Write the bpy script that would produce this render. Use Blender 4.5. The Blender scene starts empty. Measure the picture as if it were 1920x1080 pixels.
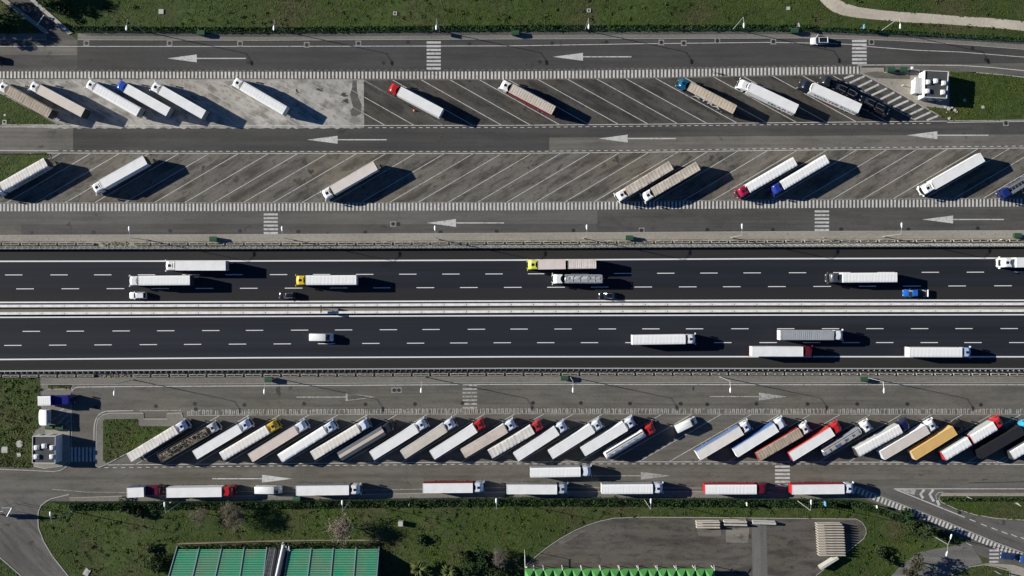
import bpy, math, random
import numpy as np
from mathutils import Vector
random.seed(7)
rng = np.random.default_rng(7)
scene = bpy.context.scene
col = scene.collection

# ------------------------------------------------------------ camera, sky, sun
H, S = 245.0, 7.0                 # drone height (m) and photo pixels per metre on the ground
cam = bpy.data.objects.new('camera', bpy.data.cameras.new('camera'))
col.objects.link(cam)
cam.location = (0, 0, H)
cam.data.sensor_width = 36.0
cam.data.lens = 36.0 * S * H / 1920.0
cam.data.clip_start = 1.0
cam.data.clip_end = 6000.0
scene.camera = cam
SUN_EL, SUN_AZ = math.radians(22.0), math.radians(-12.0)      # shadows run to +x and a little to -y
light_dir = Vector((math.cos(SUN_AZ) * math.cos(SUN_EL), math.sin(SUN_AZ) * math.cos(SUN_EL), -math.sin(SUN_EL)))
world = bpy.data.worlds.new('World')
scene.world = world
world.use_nodes = True
wn = world.node_tree.nodes
sky = wn.new('ShaderNodeTexSky')
sky.sky_type = 'NISHITA'
sky.sun_disc = False
sky.sun_elevation = SUN_EL
sky.sun_rotation = math.atan2(-light_dir.x, -light_dir.y)
sky.air_density = 0.8
sky.dust_density = 0.0
sky.ozone_density = 9.0
world.node_tree.links.new(sky.outputs[0], wn['Background'].inputs[0])
wn['Background'].inputs[1].default_value = 0.05
sun_data = bpy.data.lights.new('sun', 'SUN')
sun_data.energy = 5.0
sun_data.angle = math.radians(0.5)
sun_data.color = (1.0, 0.95, 0.86)
sun = bpy.data.objects.new('sun', sun_data)
col.objects.link(sun)
sun.rotation_euler = light_dir.to_track_quat('-Z', 'Y').to_euler()
sun.location = (0, 0, 300)
vs = scene.view_settings
vs.view_transform = 'Standard'
try:
    vs.look = 'None'
except Exception:
    pass
vs.exposure = 0.64
vs.gamma = 1.0
vs.use_curve_mapping = False

# ------------------------------------------------------------ helpers
def W(px, py, h=0.0):
    f = (H - h) / H
    return ((px - 960.0) / S * f, (540.0 - py) / S * f)

def fn(*pts):
    xs = [p[0] for p in pts]; ys = [p[1] for p in pts]
    def f(x):
        if x < xs[0]:
            return ys[0] + (x - xs[0]) * (ys[1] - ys[0]) / (xs[1] - xs[0])
        if x > xs[-1]:
            return ys[-1] + (x - xs[-1]) * (ys[-1] - ys[-2]) / (xs[-1] - xs[-2])
        return float(np.interp(x, xs, ys))
    f.xs = xs
    return f

class MB:
    def __init__(s):
        s.v = []; s.f = []; s.m = []
    def add(s, verts, faces, mi=0):
        b = len(s.v)
        s.v.extend([tuple(p) for p in verts])
        for f in faces:
            s.f.append([i + b for i in f]); s.m.append(mi)
    def box(s, x0, x1, y0, y1, z0, z1, mi=0, top=None):
        v = [(x0, y0, z0), (x1, y0, z0), (x1, y1, z0), (x0, y1, z0), (x0, y0, z1), (x1, y0, z1), (x1, y1, z1), (x0, y1, z1)]
        s.add(v, [(3, 2, 1, 0), (0, 1, 5, 4), (1, 2, 6, 5), (2, 3, 7, 6), (3, 0, 4, 7)], mi)
        s.add(v[4:], [(0, 1, 2, 3)], mi if top is None else top)
    def prism(s, poly, z0, z1, mi=0, top=None):
        n = len(poly)
        v = [(p[0], p[1], z0) for p in poly] + [(p[0], p[1], z1) for p in poly]
        a = sum(poly[i][0] * poly[(i + 1) % n][1] - poly[(i + 1) % n][0] * poly[i][1] for i in range(n))
        idx = list(range(n)) if a > 0 else list(range(n))[::-1]
        fs = [[idx[i], idx[(i + 1) % n], idx[(i + 1) % n] + n, idx[i] + n] for i in range(n)]
        s.add(v, fs, mi)
        s.add([(p[0], p[1], z1) for p in poly], [idx], mi if top is None else top)
    def face(s, poly, z, mi=0):
        n = len(poly)
        a = sum(poly[i][0] * poly[(i + 1) % n][1] - poly[(i + 1) % n][0] * poly[i][1] for i in range(n))
        idx = list(range(n)) if a > 0 else list(range(n))[::-1]
        s.add([(p[0], p[1], z) for p in poly], [idx], mi)
    def loft(s, rings, mi=0, cap0=True, cap1=True, topmi=None):
        n = len(rings[0]); b = []
        v = [p for r in rings for p in r]
        fs = []
        for k in range(len(rings) - 1):
            for i in range(n):
                j = (i + 1) % n
                fs.append((k * n + i, k * n + j, (k + 1) * n + j, (k + 1) * n + i))
        s.add(v, fs, mi)
        if cap0:
            s.add(rings[0], [list(range(n))[::-1]], mi)
        if cap1:
            s.add(rings[-1], [list(range(n))], mi if topmi is None else topmi)
    def tube(s, p0, p1, r0, r1=None, n=6, mi=0, cap=True):
        r1 = r0 if r1 is None else r1
        p0 = Vector(p0); p1 = Vector(p1); d = (p1 - p0)
        if d.length < 1e-6:
            return
        d.normalize()
        a = d.orthogonal().normalized(); b = d.cross(a)
        R0 = [p0 + (a * math.cos(t) + b * math.sin(t)) * r0 for t in [2 * math.pi * i / n for i in range(n)]]
        R1 = [p1 + (a * math.cos(t) + b * math.sin(t)) * r1 for t in [2 * math.pi * i / n for i in range(n)]]
        s.loft([R0, R1], mi, cap, cap)
    def mesh(s, name, mats, smooth=False, angle=None):
        me = bpy.data.meshes.new(name)
        me.from_pydata(s.v, [], s.f)
        for m in mats:
            me.materials.append(m)
        me.polygons.foreach_set('material_index', s.m)
        if smooth:
            me.polygons.foreach_set('use_smooth', [True] * len(s.f))
            if angle is not None:
                me.update()
                try:
                    me.set_sharp_from_angle(angle=math.radians(angle))
                except Exception:
                    pass
        me.update()
        return me

def obj(name, me, parent=None, loc=(0, 0, 0), rotz=0.0):
    o = bpy.data.objects.new(name, me)
    col.objects.link(o)
    if parent is not None:
        o.parent = parent
    o.location = loc
    if rotz:
        o.rotation_euler = (0, 0, rotz)
    return o

def tag(o, label, cat, group=None):
    o['label'] = label; o['category'] = cat
    if group:
        o['group'] = group
    return o

def thing(name, label, cat, loc=(0, 0, 0), rotz=0.0, group=None):
    o = bpy.data.objects.new(name, None)
    o.empty_display_size = 0.5
    col.objects.link(o)
    o.location = loc; o.rotation_euler = (0, 0, rotz)
    return tag(o, label, cat, group)

def structure(name, me, parent=None):
    o = obj(name, me, parent)
    if parent is None:
        o['kind'] = 'structure'
    return o

def copy_thing(src, loc, rotz, label, group=None):
    r = src.copy(); col.objects.link(r)
    r.location = loc; r.rotation_euler = (0, 0, rotz); r['label'] = label
    if group:
        r['group'] = group
    for ch in list(src.children):
        c = ch.copy(); col.objects.link(c); c.parent = r
        for g in list(ch.children):
            d = g.copy(); col.objects.link(d); d.parent = c
    return r

# ------------------------------------------------------------ materials
def mat(name, base, rough=0.8, layers=(), metal=0.0, spec=0.4, bump=0.0, bscale=3.0, coat=0.0):
    """layers: (kind, scale, (sx,sy), rotz_deg, detail, lo, hi, v0, v1) multiplies the colour;
       or (kind, scale, (sx,sy), rotz, detail, lo, hi, colour, amount) mixes another colour in."""
    m = bpy.data.materials.new(name); m.use_nodes = True
    nt = m.node_tree; N = nt.nodes; Lk = nt.links
    b = N['Principled BSDF']
    b.inputs['Roughness'].default_value = rough
    b.inputs['Metallic'].default_value = metal
    b.inputs['Specular IOR Level'].default_value = spec
    if coat:
        b.inputs['Coat Weight'].default_value = coat
        b.inputs['Coat Roughness'].default_value = 0.1
    b.inputs['Base Color'].default_value = (*base, 1)
    if layers or bump:
        tc = N.new('ShaderNodeTexCoord')
    if layers:
        rgb = N.new('ShaderNodeRGB'); rgb.outputs[0].default_value = (*base, 1)
        cur = rgb.outputs[0]
        for L in layers:
            kind, sc, st, rot, det, lo, hi, a, c = L
            mp = N.new('ShaderNodeMapping')
            mp.inputs['Rotation'].default_value = (0, 0, math.radians(rot))
            Lk.new(tc.outputs['Object'], mp.inputs[0])
            mp2 = N.new('ShaderNodeMapping')
            mp2.inputs['Scale'].default_value = (st[0], st[1], 1)
            Lk.new(mp.outputs[0], mp2.inputs[0])
            if kind == 'noise':
                t = N.new('ShaderNodeTexNoise'); t.inputs['Detail'].default_value = det
                t.inputs['Roughness'].default_value = 0.6
                out = t.outputs[0]
            else:                           # 'spots': irregular blots, cells distorted by noise
                t = N.new('ShaderNodeTexVoronoi'); out = t.outputs['Distance']
                dn = N.new('ShaderNodeTexNoise'); dn.inputs['Scale'].default_value = sc * 5; dn.inputs['Detail'].default_value = 4
                Lk.new(mp2.outputs[0], dn.inputs['Vector'])
                ad = N.new('ShaderNodeVectorMath'); ad.operation = 'MULTIPLY_ADD'
                ad.inputs[1].default_value = (det / sc,) * 3
                Lk.new(dn.outputs['Color'], ad.inputs[0]); Lk.new(mp2.outputs[0], ad.inputs[2])
                mp2 = ad
            t.inputs['Scale'].default_value = sc
            Lk.new(mp2.outputs[0], t.inputs['Vector'])
            mr = N.new('ShaderNodeMapRange'); mr.clamp = True
            mr.inputs['From Min'].default_value = lo; mr.inputs['From Max'].default_value = hi
            Lk.new(out, mr.inputs['Value'])
            if isinstance(a, tuple):
                mr.inputs['To Min'].default_value = 0.0; mr.inputs['To Max'].default_value = c
                mx = N.new('ShaderNodeMix'); mx.data_type = 'RGBA'
                Lk.new(mr.outputs[0], mx.inputs[0]); Lk.new(cur, mx.inputs[6])
                mx.inputs[7].default_value = (*a, 1)
                cur = mx.outputs[2]
            else:
                mr.inputs['To Min'].default_value = a; mr.inputs['To Max'].default_value = c
                vm = N.new('ShaderNodeVectorMath'); vm.operation = 'SCALE'
                Lk.new(cur, vm.inputs[0]); Lk.new(mr.outputs[0], vm.inputs['Scale'])
                cur = vm.outputs[0]
        Lk.new(cur, b.inputs['Base Color'])
    if bump:
        t = N.new('ShaderNodeTexNoise'); t.inputs['Scale'].default_value = bscale; t.inputs['Detail'].default_value = 5
        Lk.new(tc.outputs['Object'], t.inputs['Vector'])
        bp = N.new('ShaderNodeBump'); bp.inputs['Strength'].default_value = bump; bp.inputs['Distance'].default_value = 0.05
        Lk.new(t.outputs[0], bp.inputs['Height']); Lk.new(bp.outputs[0], b.inputs['Normal'])
    return m

_mc = {}
def paint(c, rough=0.4, spec=0.4, dirt=True, coat=0.0):
    k = ('p', c, rough, dirt, coat)
    if k not in _mc:
        ly = [('noise', 0.5, (1, 1), 0, 4, 0.35, 0.75, 1.0, 0.88), ('noise', 3.0, (1, 1), 0, 3, 0.5, 0.8, 1.0, 0.92)] if dirt else ()
        _mc[k] = mat('paint_%d' % len(_mc), c, rough, ly, spec=spec, coat=coat)
    return _mc[k]
def fabric(c, dirty=0.3):
    k = ('f', c, dirty)
    if k not in _mc:
        dk = tuple(x * 0.55 for x in c)
        _mc[k] = mat('tarpaulin_%d' % len(_mc), c, 0.75,
                     [('noise', 0.35, (0.6, 1.3), 0, 5, 0.4, 0.75, dk, dirty), ('noise', 2.2, (1, .4), 0, 4, 0.45, 0.8, dk, dirty * 0.8),
                      ('noise', 0.8, (3, .3), 0, 3, 0.45, 0.75, 1.0, 1.0 - 0.3 * dirty)], spec=0.25)
    return _mc[k]

WHITE = (.80, .80, .78); OFFW = (.70, .69, .65); CREAM = (.63, .57, .49); BEIGE = (.52, .45, .36); TAUPE = (.40, .34, .26)
RED = (.42, .020, .02); DKRED = (.13, .008, .014); MAROON = (.22, .012, .03); BLUE = (.02, .07, .36); NAVY = (.010, .014, .06)
TEAL = (.006, .085, .165); YELLOW = (.72, .50, .03); LIME = (.66, .66, .09); BLACK = (.012, .012, .014); DKGREY = (.05, .052, .055)
GREY = (.28, .29, .31); SILVER = (.55, .57, .60); ORANGE = (.72, .46, .18); PALEBLUE = (.42, .55, .72); LTBLUE = (.10, .42, .66)

M_tyre = mat('tyre_rubber', (.018, .018, .018), 0.9)
M_hub = mat('wheel_hub', (.35, .35, .36), 0.45, metal=0.4)
M_chassis = mat('chassis_dark', (.03, .03, .032), 0.6)
M_glass = mat('window_glass', (.012, .016, .022), 0.06, spec=0.7)
M_lamp = mat('lamp_glass', (.75, .75, .72), 0.15)
M_tail = mat('tail_lamp_red', (.45, .02, .015), 0.3)
M_metal = mat('galvanised_steel', (.50, .50, .48), 0.45, [('noise', 1.5, (1, 1), 0, 4, 0.35, 0.7, 1.0, 0.75)], metal=0.3)
M_whitemetal = mat('white_painted_metal', (.78, .78, .75), 0.4)

# asphalt and ground
def asph(name, base, stain=0.3, rot=0, streak=(0.04, 1.2), fine=0.12, smear=(0.34, 1.3)):
    dk = tuple(x * 0.30 for x in base); lt = tuple(min(1, x * 1.45) for x in base); warm = (base[0] * 1.04, base[1] * .97, base[2] * .86)
    ly = [('noise', 0.035, (1, 1), 0, 4, 0.3, 0.7, 0.86, 1.14),
        ('noise', 0.5, streak, rot, 5, 0.35, 0.68, 1.12, 0.82),
        ('noise', 0.13, (0.5, 1.4), rot, 6, 0.48, 0.64, lt, stain * 0.55),
        ('noise', 0.07, (0.6, 1.2), rot + 20, 4, 0.48, 0.60, warm, min(1, stain * 1.2)),
        ('noise', 0.30, smear, rot, 8, 0.475, 0.62, dk, min(.9, stain * 1.25)),
        ('noise', 0.9, (0.6, 1), rot, 5, 0.54, 0.64, dk, stain * 0.9),
        ('noise', 2.3, (1, 1), 0, 4, 0.3, 0.7, 1 - fine, 1 + fine),
        ('noise', 9.0, (1, 1), 0, 2, 0.3, 0.7, 1 - fine * 0.6, 1 + fine * 0.6)]
    if stain >= .4:
        ly += [('spots', 0.17, (0.8, 1.2), rot, 0.5, 0.17, 0.07, dk, stain * 1.3), ('spots', 0.42, (1, 1), rot, 0.4, 0.15, 0.06, dk, stain * 1.1), ('spots', 0.5, (1.1, .9), rot + 40, 0.5, 0.10, 0.04, lt, stain)]
    elif stain >= .1:
        ly += [('spots', 0.11, (0.9, 1.1), 0, 0.5, 0.10, 0.04, dk, .6), ('noise', 0.35, (.05, 1.6), rot, 6, 0.52, 0.68, dk, stain * 1.4), ('noise', 1.1, (.03, 1), rot, 3, 0.54, 0.66, lt, stain * .8)]
    return mat(name, base, 0.92, ly, spec=0.2)
M_asph = asph('old_asphalt', (.128, .121, .105), 0.22)
M_asph_warm = asph('pale_asphalt', (.150, .142, .126), 0.18)
M_asph_dark = asph('dark_road_asphalt', (.066, .065, .062), 0.12)
M_lotA = asph('stained_dark_asphalt', (.074, .071, .065), 0.50, 30, (0.25, 1.0))
M_conc = asph('stained_concrete', (.36, .348, .318), 0.50, 30, (0.4, 1.0), 0.10, (0.75, 1.2))
M_lotB = asph('stained_grey_asphalt', (.142, .132, .114), 0.55, -30, (0.25, 1.0))
M_lotC = asph('stained_brown_asphalt', (.108, .102, .09), 0.45, -30, (0.25, 1.0))
M_yard = asph('yard_asphalt', (.100, .093, .081), 0.45, 0, (0.06, 1.0))
M_mway = mat('new_motorway_asphalt', (.0165, .0188, .0258), 0.85, [
    ('noise', 0.45, (0.008, 1.0), 0, 5, 0.3, 0.7, 0.72, 1.35), ('noise', 0.08, (0.1, 0.6), 0, 3, 0.3, 0.7, 0.88, 1.14), ('spots', 0.05, (.6, 1), 0, .5, .10, .03, (.008, .009, .011), .6), ('noise', 4, (1, 1), 0, 3, 0.3, 0.7, .93, 1.07)], spec=0.2)
M_shoulder = mat('shoulder_asphalt', (.026, .0255, .0260), 0.9, [('noise', 0.3, (0.03, 1.0), 0, 4, 0.3, 0.7, 0.85, 1.2), ('noise', 4, (1, 1), 0, 3, 0.3, 0.7, .93, 1.07)], spec=0.2)
M_pave = mat('beige_pavement', (.30, .276, .232), 0.9, [
    ('noise', 0.15, (0.3, 1), 0, 5, 0.3, 0.7, 0.82, 1.15), ('noise', 1.5, (1, 1), 0, 5, 0.35, 0.7, 1.08, 0.85), ('noise', 0.8, (1, 1), 0, 3, 0.62, 0.75, (.08, .075, .06), .6)], spec=0.2)
M_pave_grey = mat('grey_pavement', (.175, .166, .146), 0.9, [
    ('noise', 0.15, (0.3, 1), 0, 5, 0.3, 0.7, 0.85, 1.15), ('noise', 1.5, (1, 1), 0, 5, 0.35, 0.7, 1.1, 0.85), ('noise', 0.7, (.6, 1), 0, 4, 0.62, 0.75, (.06, .058, .05), .6)], spec=0.2)
M_kerb = mat('kerb_stone', (.36, .35, .32), 0.85, [('noise', 1.2, (1, 1), 0, 4, 0.35, 0.7, 1.1, 0.75)])
M_gravel = mat('gravel_soil', (.30, .275, .22), 0.95, [('noise', 1.2, (.5, 1), 0, 6, 0.35, 0.65, 0.45, 1.3), ('noise', 0.2, (.5, 1), 0, 4, 0.45, 0.65, (.09, .09, .05), .5)], bump=0.8, bscale=2.0)
M_median = mat('median_soil', (.185, .168, .138), 0.95, [('noise', 0.3, (.08, 1), 0, 6, 0.35, 0.65, 0.7, 1.25), ('noise', 0.12, (.3, 1), 0, 4, 0.5, 0.65, (.10, .10, .055), .6)], bump=0.5, bscale=2.0)
M_dirt = mat('dirt_track', (.46, .41, .33), 0.95, [('noise', 0.15, (.6, 1), 15, 5, 0.35, 0.65, 0.85, 1.12), ('noise', 1.2, (1, 1), 0, 5, 0.35, 0.7, 1.08, 0.85)], bump=0.3)
M_grass_ground = mat('grass_ground', (.040, .062, .013), 0.95, [('noise', 0.05, (1, 1), 0, 5, 0.35, 0.65, 0.8, 1.25), ('noise', 0.045, (1.6, 1), 0, 5, 0.5, 0.68, (.075, .066, .032), .8), ('noise', 0.6, (1, 1), 0, 6, 0.35, 0.7, 0.7, 1.3)], bump=0.6)
def leafmat(name, a, lite, dk, brown=None):
    ly = [('noise', 0.07, (1, 1), 0, 4, 0.4, 0.65, lite, 0.75), ('noise', 0.35, (1, 1), 0, 4, 0.45, 0.7, dk, 0.7), ('noise', 2.0, (1, 1), 0, 2, 0.3, 0.7, 0.65, 1.4)]
    if brown:
        ly.insert(1, ('noise', 0.045, (1.6, 1), 0, 5, 0.5, 0.68, brown, 0.7))
    return mat(name, a, 0.7, ly, spec=0.15)
M_grass = leafmat('grass_blades', (.047, .080, .013), (.084, .106, .016), (.032, .060, .013), (.084, .076, .032))
M_hedge = leafmat('hedge_leaves', (.028, .058, .020), (.042, .078, .020), (.018, .040, .018))
M_bush = leafmat('shrub_leaves', (.032, .052, .020), (.050, .068, .022), (.02, .034, .016))
M_olive = leafmat('dull_leaves', (.060, .062, .036), (.085, .080, .045), (.03, .035, .02))
M_palm = leafmat('palm_leaves', (.085, .105, .03), (.12, .13, .04), (.05, .07, .022))
M_bark = mat('bark', (.10, .085, .07), 0.9, [('noise', 3, (1, 1), 0, 4, .3, .7, .7, 1.2)])
M_twig = mat('bare_twigs', (.20, .17, .12), 0.9)
M_blossom = mat('dry_blossom', (.27, .215, .17), 0.85, [('noise', 1.5, (1, 1), 0, 3, .3, .7, .7, 1.2)])
# road paint
def roadpaint(name, c, under, wear):
    return mat(name, c, 0.7, [('noise', 1.3, (1, 1), 0, 6, 0.62 - wear * 0.4, 0.80 - wear * 0.25, under, 0.9), ('noise', 0.25, (1, 1), 0, 4, 0.35, 0.7, 1.0, 0.82)], spec=0.25)
M_line = roadpaint('road_paint_white', (.54, .535, .515), (.15, .14, .125), 0.26)
M_line_new = mat('road_paint_fresh', (.70, .70, .70), 0.6, [('noise', 0.7, (1, 1), 0, 3, .3, .7, .95, 1.03)])
M_line_worn = roadpaint('road_paint_worn', (.42, .41, .38), (.11, .105, .095), 0.45)
M_line_ghost = roadpaint('road_paint_ghost', (.30, .29, .26), (.11, .105, .095), 0.55)

# ------------------------------------------------------------ ground, roads, markings
X0, X1 = -140, 2060
def sampled(f0, f1, x0, x1, step=30):
    xs = sorted(set([x0, x1] + [x for x in range(int(x0), int(x1), step) if x0 < x < x1] + [x for x in list(f0.xs) + list(f1.xs) if x0 < x < x1]))
    return xs
def strip_mesh(name, ft, fb, x0, x1, z, m, zb=None):
    mb = MB()
    xs = sampled(ft, fb, x0, x1)
    for a, b in zip(xs[:-1], xs[1:]):
        q = [W(a, fb(a)), W(b, fb(b)), W(b, ft(b)), W(a, ft(a))]
        mb.add([(p[0], p[1], z) for p in q], [(0, 1, 2, 3)])
    if zb is not None:                      # raised slab: add the side faces
        for f, s in ((fb, 1), (ft, -1)):
            for a, b in zip(xs[:-1], xs[1:]):
                p, q = W(a, f(a)), W(b, f(b))
                v = [(p[0], p[1], zb), (q[0], q[1], zb), (q[0], q[1], z), (p[0], p[1], z)]
                mb.add(v, [(0, 1, 2, 3) if s > 0 else (3, 2, 1, 0)])
        for x, s in ((x0, -1), (x1, 1)):
            p, q = W(x, fb(x)), W(x, ft(x))
            v = [(p[0], p[1], zb), (q[0], q[1], zb), (q[0], q[1], z), (p[0], p[1], z)]
            mb.add(v, [(0, 1, 2, 3) if s > 0 else (3, 2, 1, 0)])
    return mb.mesh(name, [m])
def off(f, d):
    g = fn(*[(x, f(x) + d) for x in f.xs]); return g
def const(y):
    return fn((0, y), (1920, y))
def line_mesh(pts, w, z, m, name='line', dash=None):
    """ribbon of width w metres along pixel points; dash=(on, period) in pixels"""
    P = [Vector((*W(*p), z)) for p in pts]
    mb = MB()
    if dash is None:
        n = len(P); L = []; R = []
        for i in range(n):
            t = (P[min(i + 1, n - 1)] - P[max(i - 1, 0)]).normalized()
            nn = Vector((-t.y, t.x, 0)) * (w / 2)
            L.append(P[i] + nn); R.append(P[i] - nn)
        for i in range(n - 1):
            mb.add([R[i], R[i + 1], L[i + 1], L[i]], [(0, 1, 2, 3)])
    return mb.mesh(name, [m])
def fline(f, x0, x1, w, z, m, name='line'):
    xs = sampled(f, f, x0, x1)
    return line_mesh([(x, f(x)) for x in xs], w, z, m, name)
def poly_mesh(name, pts, z, m, zb=None):
    mb = MB(); P = [W(*p) for p in pts]
    if zb is None:
        mb.face(P, z)
    else:
        mb.prism(P, zb, z)
    return mb.mesh(name, [m])

# terrain
mb = MB(); mb.face([(-1500, -1500), (1500, -1500), (1500, 1500), (-1500, 1500)], 0.0)
ground = structure('ground', mb.mesh('ground', [M_grass_ground]))

# reference curves (photo pixels)
f_fence = fn((-40, 62), (150, 62), (480, 64), (960, 60), (1440, 59), (1530, 59.5), (1680, 66), (1920, 80))
f_kerb1 = fn((-40, 74.5), (145, 74.5), (480, 75.5), (960, 73), (1440, 71.5), (1530, 71), (1620, 73.5), (1680, 76), (1800, 83), (1920, 92.5))
f_l1 = fn((0, 87), (480, 87), (960, 86), (1200, 82), (1440, 79.5), (1545, 81), (1600, 83.5), (1625, 87), (1715, 94), (1800, 97.5), (1920, 107))
f_band1t = fn((0, 134), (480, 134.5), (960, 134), (1200, 131), (1440, 127), (1612, 124.5))
f_band1b = fn((0, 146.5), (480, 147), (960, 148), (1200, 145.5), (1440, 141), (1612, 138))
f_p1t = fn((0, 150.3), (480, 150.3), (960, 149.2), (1200, 147), (1440, 142.7), (1616, 139.3))
f_p1b = fn((0, 235.5), (480, 235.5), (960, 235), (1200, 233), (1440, 230.3), (1776, 227))
f_p1d = fn((0, 239.5), (480, 239.7), (960, 239), (1200, 236.6), (1440, 234), (1920, 230))
f_p2t = fn((0, 287), (90, 287), (480, 287.6), (960, 287.6), (1200, 285.5), (1440, 282), (1680, 279.5), (1920, 277.5))
f_p2d = fn((0, 282.3), (110, 282.8), (480, 284), (960, 284), (1200, 282), (1440, 279), (1920, 273.8))
f_p2b = fn((0, 380.5), (480, 380), (960, 379.5), (1200, 377.5), (1440, 374.5), (1920, 371.5))
f_band2t = fn((0, 382), (480, 381.5), (960, 380.5), (1200, 378.5), (1440, 376), (1920, 373))
f_band2b = fn((0, 396), (480, 395.5), (960, 394.3), (1200, 392.3), (1440, 390.5), (1920, 387))
f_kerb2 = fn((0, 441.5), (480, 440), (960, 437.5), (1440, 434.5), (1920, 432.5))
f_pav2b = fn((0, 452), (480, 453), (960, 450.5), (1440, 448), (1920, 447.5))
f_railA = fn((0, 457.5), (480, 457.7), (960, 455.5), (1440, 453), (1920, 451))
f_railB = fn((0, 467), (480, 466.3), (960, 464.7), (1440, 462.7), (1920, 462))
f_mw_t = fn((0, 468.5), (480, 468), (960, 466.5), (1440, 464.5), (1920, 464))
f_w1 = fn((0, 490), (480, 489.3), (960, 487.7), (1440, 485), (1920, 484))
f_d1 = fn((0, 515.5), (480, 515), (960, 513.5), (1440, 511.5), (1920, 510))
f_d2 = fn((0, 541.7), (480, 540.5), (960, 538.8), (1440, 537.4), (1920, 535.7))
f_w2 = fn((0, 567), (480, 565.7), (960, 564.3), (1440, 563), (1920, 563))
f_m1 = fn((0, 574), (480, 572.8), (960, 571), (1440, 570.2), (1920, 570))
f_m2 = fn((0, 588), (480, 586.3), (960, 584.3), (1440, 583), (1920, 582.7))
f_w3 = fn((0, 595), (480, 593.3), (960, 591.7), (1440, 590.6), (1920, 590))
f_d3 = fn((0, 621.5), (480, 619.4), (960, 617), (1440, 616.3), (1920, 616))
f_d4 = fn((0, 647.7), (480, 645), (960, 642.5), (1440, 642.3), (1920, 642.3))
f_w4 = fn((0, 674), (480, 670.7), (960, 668.9), (1440, 668.7), (1920, 669))
f_railC = fn((0, 695), (480, 692), (960, 689.7), (1440, 690.2), (1920, 690.6))
f_mw_b = off(f_railC, -1)
f_railD = fn((0, 705), (480, 703.6), (960, 701.6), (1440, 700.8), (1920, 701.8))
f_pav3t = fn((0, 708), (480, 706.5), (960, 704.5), (1440, 704), (1920, 705))
f_kerb3 = fn((60, 721), (480, 719), (960, 716.6), (1440, 717), (1920, 717))
f_l3 = fn((140, 725.2), (480, 723.5), (960, 720.6), (1440, 721.3), (1920, 721.5))
f_band3t = fn((350, 769), (480, 767.5), (960, 766), (1440, 766.5), (1920, 766.5))
f_band3b = fn((350, 778), (480, 776.6), (960, 774.6), (1440, 775.5), (1920, 775.5))
f_p3t = fn((350, 779.3), (480, 778), (960, 775.8), (1440, 776.7), (1920, 776.7))
f_p3b = fn((190, 871.7), (480, 869.5), (960, 866), (1440, 866), (1880, 867.2), (1920, 867.2))
f_p3d = fn((190, 877), (480, 874), (960, 869.7), (1440, 869.8), (1920, 870.3))
f_edge4 = fn((95, 917), (160, 922.5), (240, 923.3), (560, 921), (800, 917), (960, 914), (1300, 915), (1600, 915))
f_ver4 = fn((95, 935), (240, 930), (560, 930), (800, 925), (960, 922.5), (1300, 922), (1450, 924))
f_fence4 = fn((80, 941), (130, 940.5), (480, 938), (740, 934), (960, 931.5), (1440, 933.5), (1600, 935.5))

# service area asphalt, whole upper side and lower side
upper = structure('service_area_asphalt', strip_mesh('service_area_asphalt', f_kerb1, f_kerb2, X0, X1, 0.004, M_asph))
lower = structure('service_area_asphalt', strip_mesh('service_area_asphalt', off(f_pav3t, 2), fn((-140, 941), (80, 941), (1600, 936), (2060, 936)), 60, X1, 0.004, M_asph))
# upper road 1
road1 = structure('upper_service_road', strip_mesh('upper_service_road', off(f_kerb1, 0.2), off(f_band1t, -2), 145, X1, 0.008, M_asph_dark))
structure('road_patch', strip_mesh('road_patch', const(103.5), const(131.8), X0, 145, 0.008, asph('grey_patch_asphalt', (.088, .086, .08), .15)))
structure('road_patch', strip_mesh('road_patch', const(88), const(103), X0, 144, 0.008, M_asph_warm))
structure('road_patch', strip_mesh('road_patch', off(f_band1t, -2), off(f_p1t, -1.5), X0, 1616, 0.008, asph('band_asphalt', (.098, .093, .084), .25)))
# parking rows
lot_c = structure('concrete_parking_bays', poly_mesh('concrete_parking_bays', [(-140, 148.5), (682, 148.5), (682.5, 200), (683, 239)] +
        [(x, 240.5 + 2.0 * math.sin(x * .37) * math.sin(x * .11 + 1)) for x in range(674, 80, -7)] + [(40, 239), (-140, 239)], 0.0105, M_conc))
lot_a = structure('asphalt_parking_bays', strip_mesh('asphalt_parking_bays', off(f_p1t, -0.5), off(f_p1b, 2), 682.5, 1778, 0.008, M_lotA))
structure('asphalt_patch', poly_mesh('asphalt_patch', [(661, 149.5), (669, 149.5), (669.5, 170), (672, 182), (678, 196), (677, 213), (668, 218), (659, 217), (657, 208), (662, 200), (659, 190), (656, 178), (660, 165)], 0.012, asph('patch_asphalt', (.115, .108, .098), .4)))
lane2 = structure('middle_service_lane', strip_mesh('middle_service_lane', off(f_p1b, 2.2), off(f_p2d, -0.5), 137, 1030, 0.008, M_asph_dark))
structure('middle_service_lane', strip_mesh('middle_service_lane', off(f_p1b, 2.2), fn((1030, 258), (1440, 255), (1920, 252)), 1030, X1, 0.008, asph('lane_asphalt', (.072, .070, .066), .15)))
structure('middle_service_lane', strip_mesh('middle_service_lane', fn((1030, 258.1), (1440, 255.1), (1920, 252.1)), off(f_p2d, -0.5), 1030, X1, 0.008, M_asph_warm))
structure('middle_service_lane', strip_mesh('middle_service_lane', fn((0, 240), (200, 240)), off(f_p2d, -0.5), X0, 137, 0.008, M_asph_warm))
lot_b = structure('grey_parking_bays', strip_mesh('grey_parking_bays', off(f_p2t, -1), off(f_band2t, -0.3), X0, X1, 0.008, M_lotB))
road3 = structure('lower_service_road', strip_mesh('lower_service_road', off(f_band2t, -0.2), fn((0, 420.5), (480, 420), (1120, 419.5)), X0, 1120, 0.008, asph('lane3_pale', (.122, .118, .108), .15)))
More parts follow.
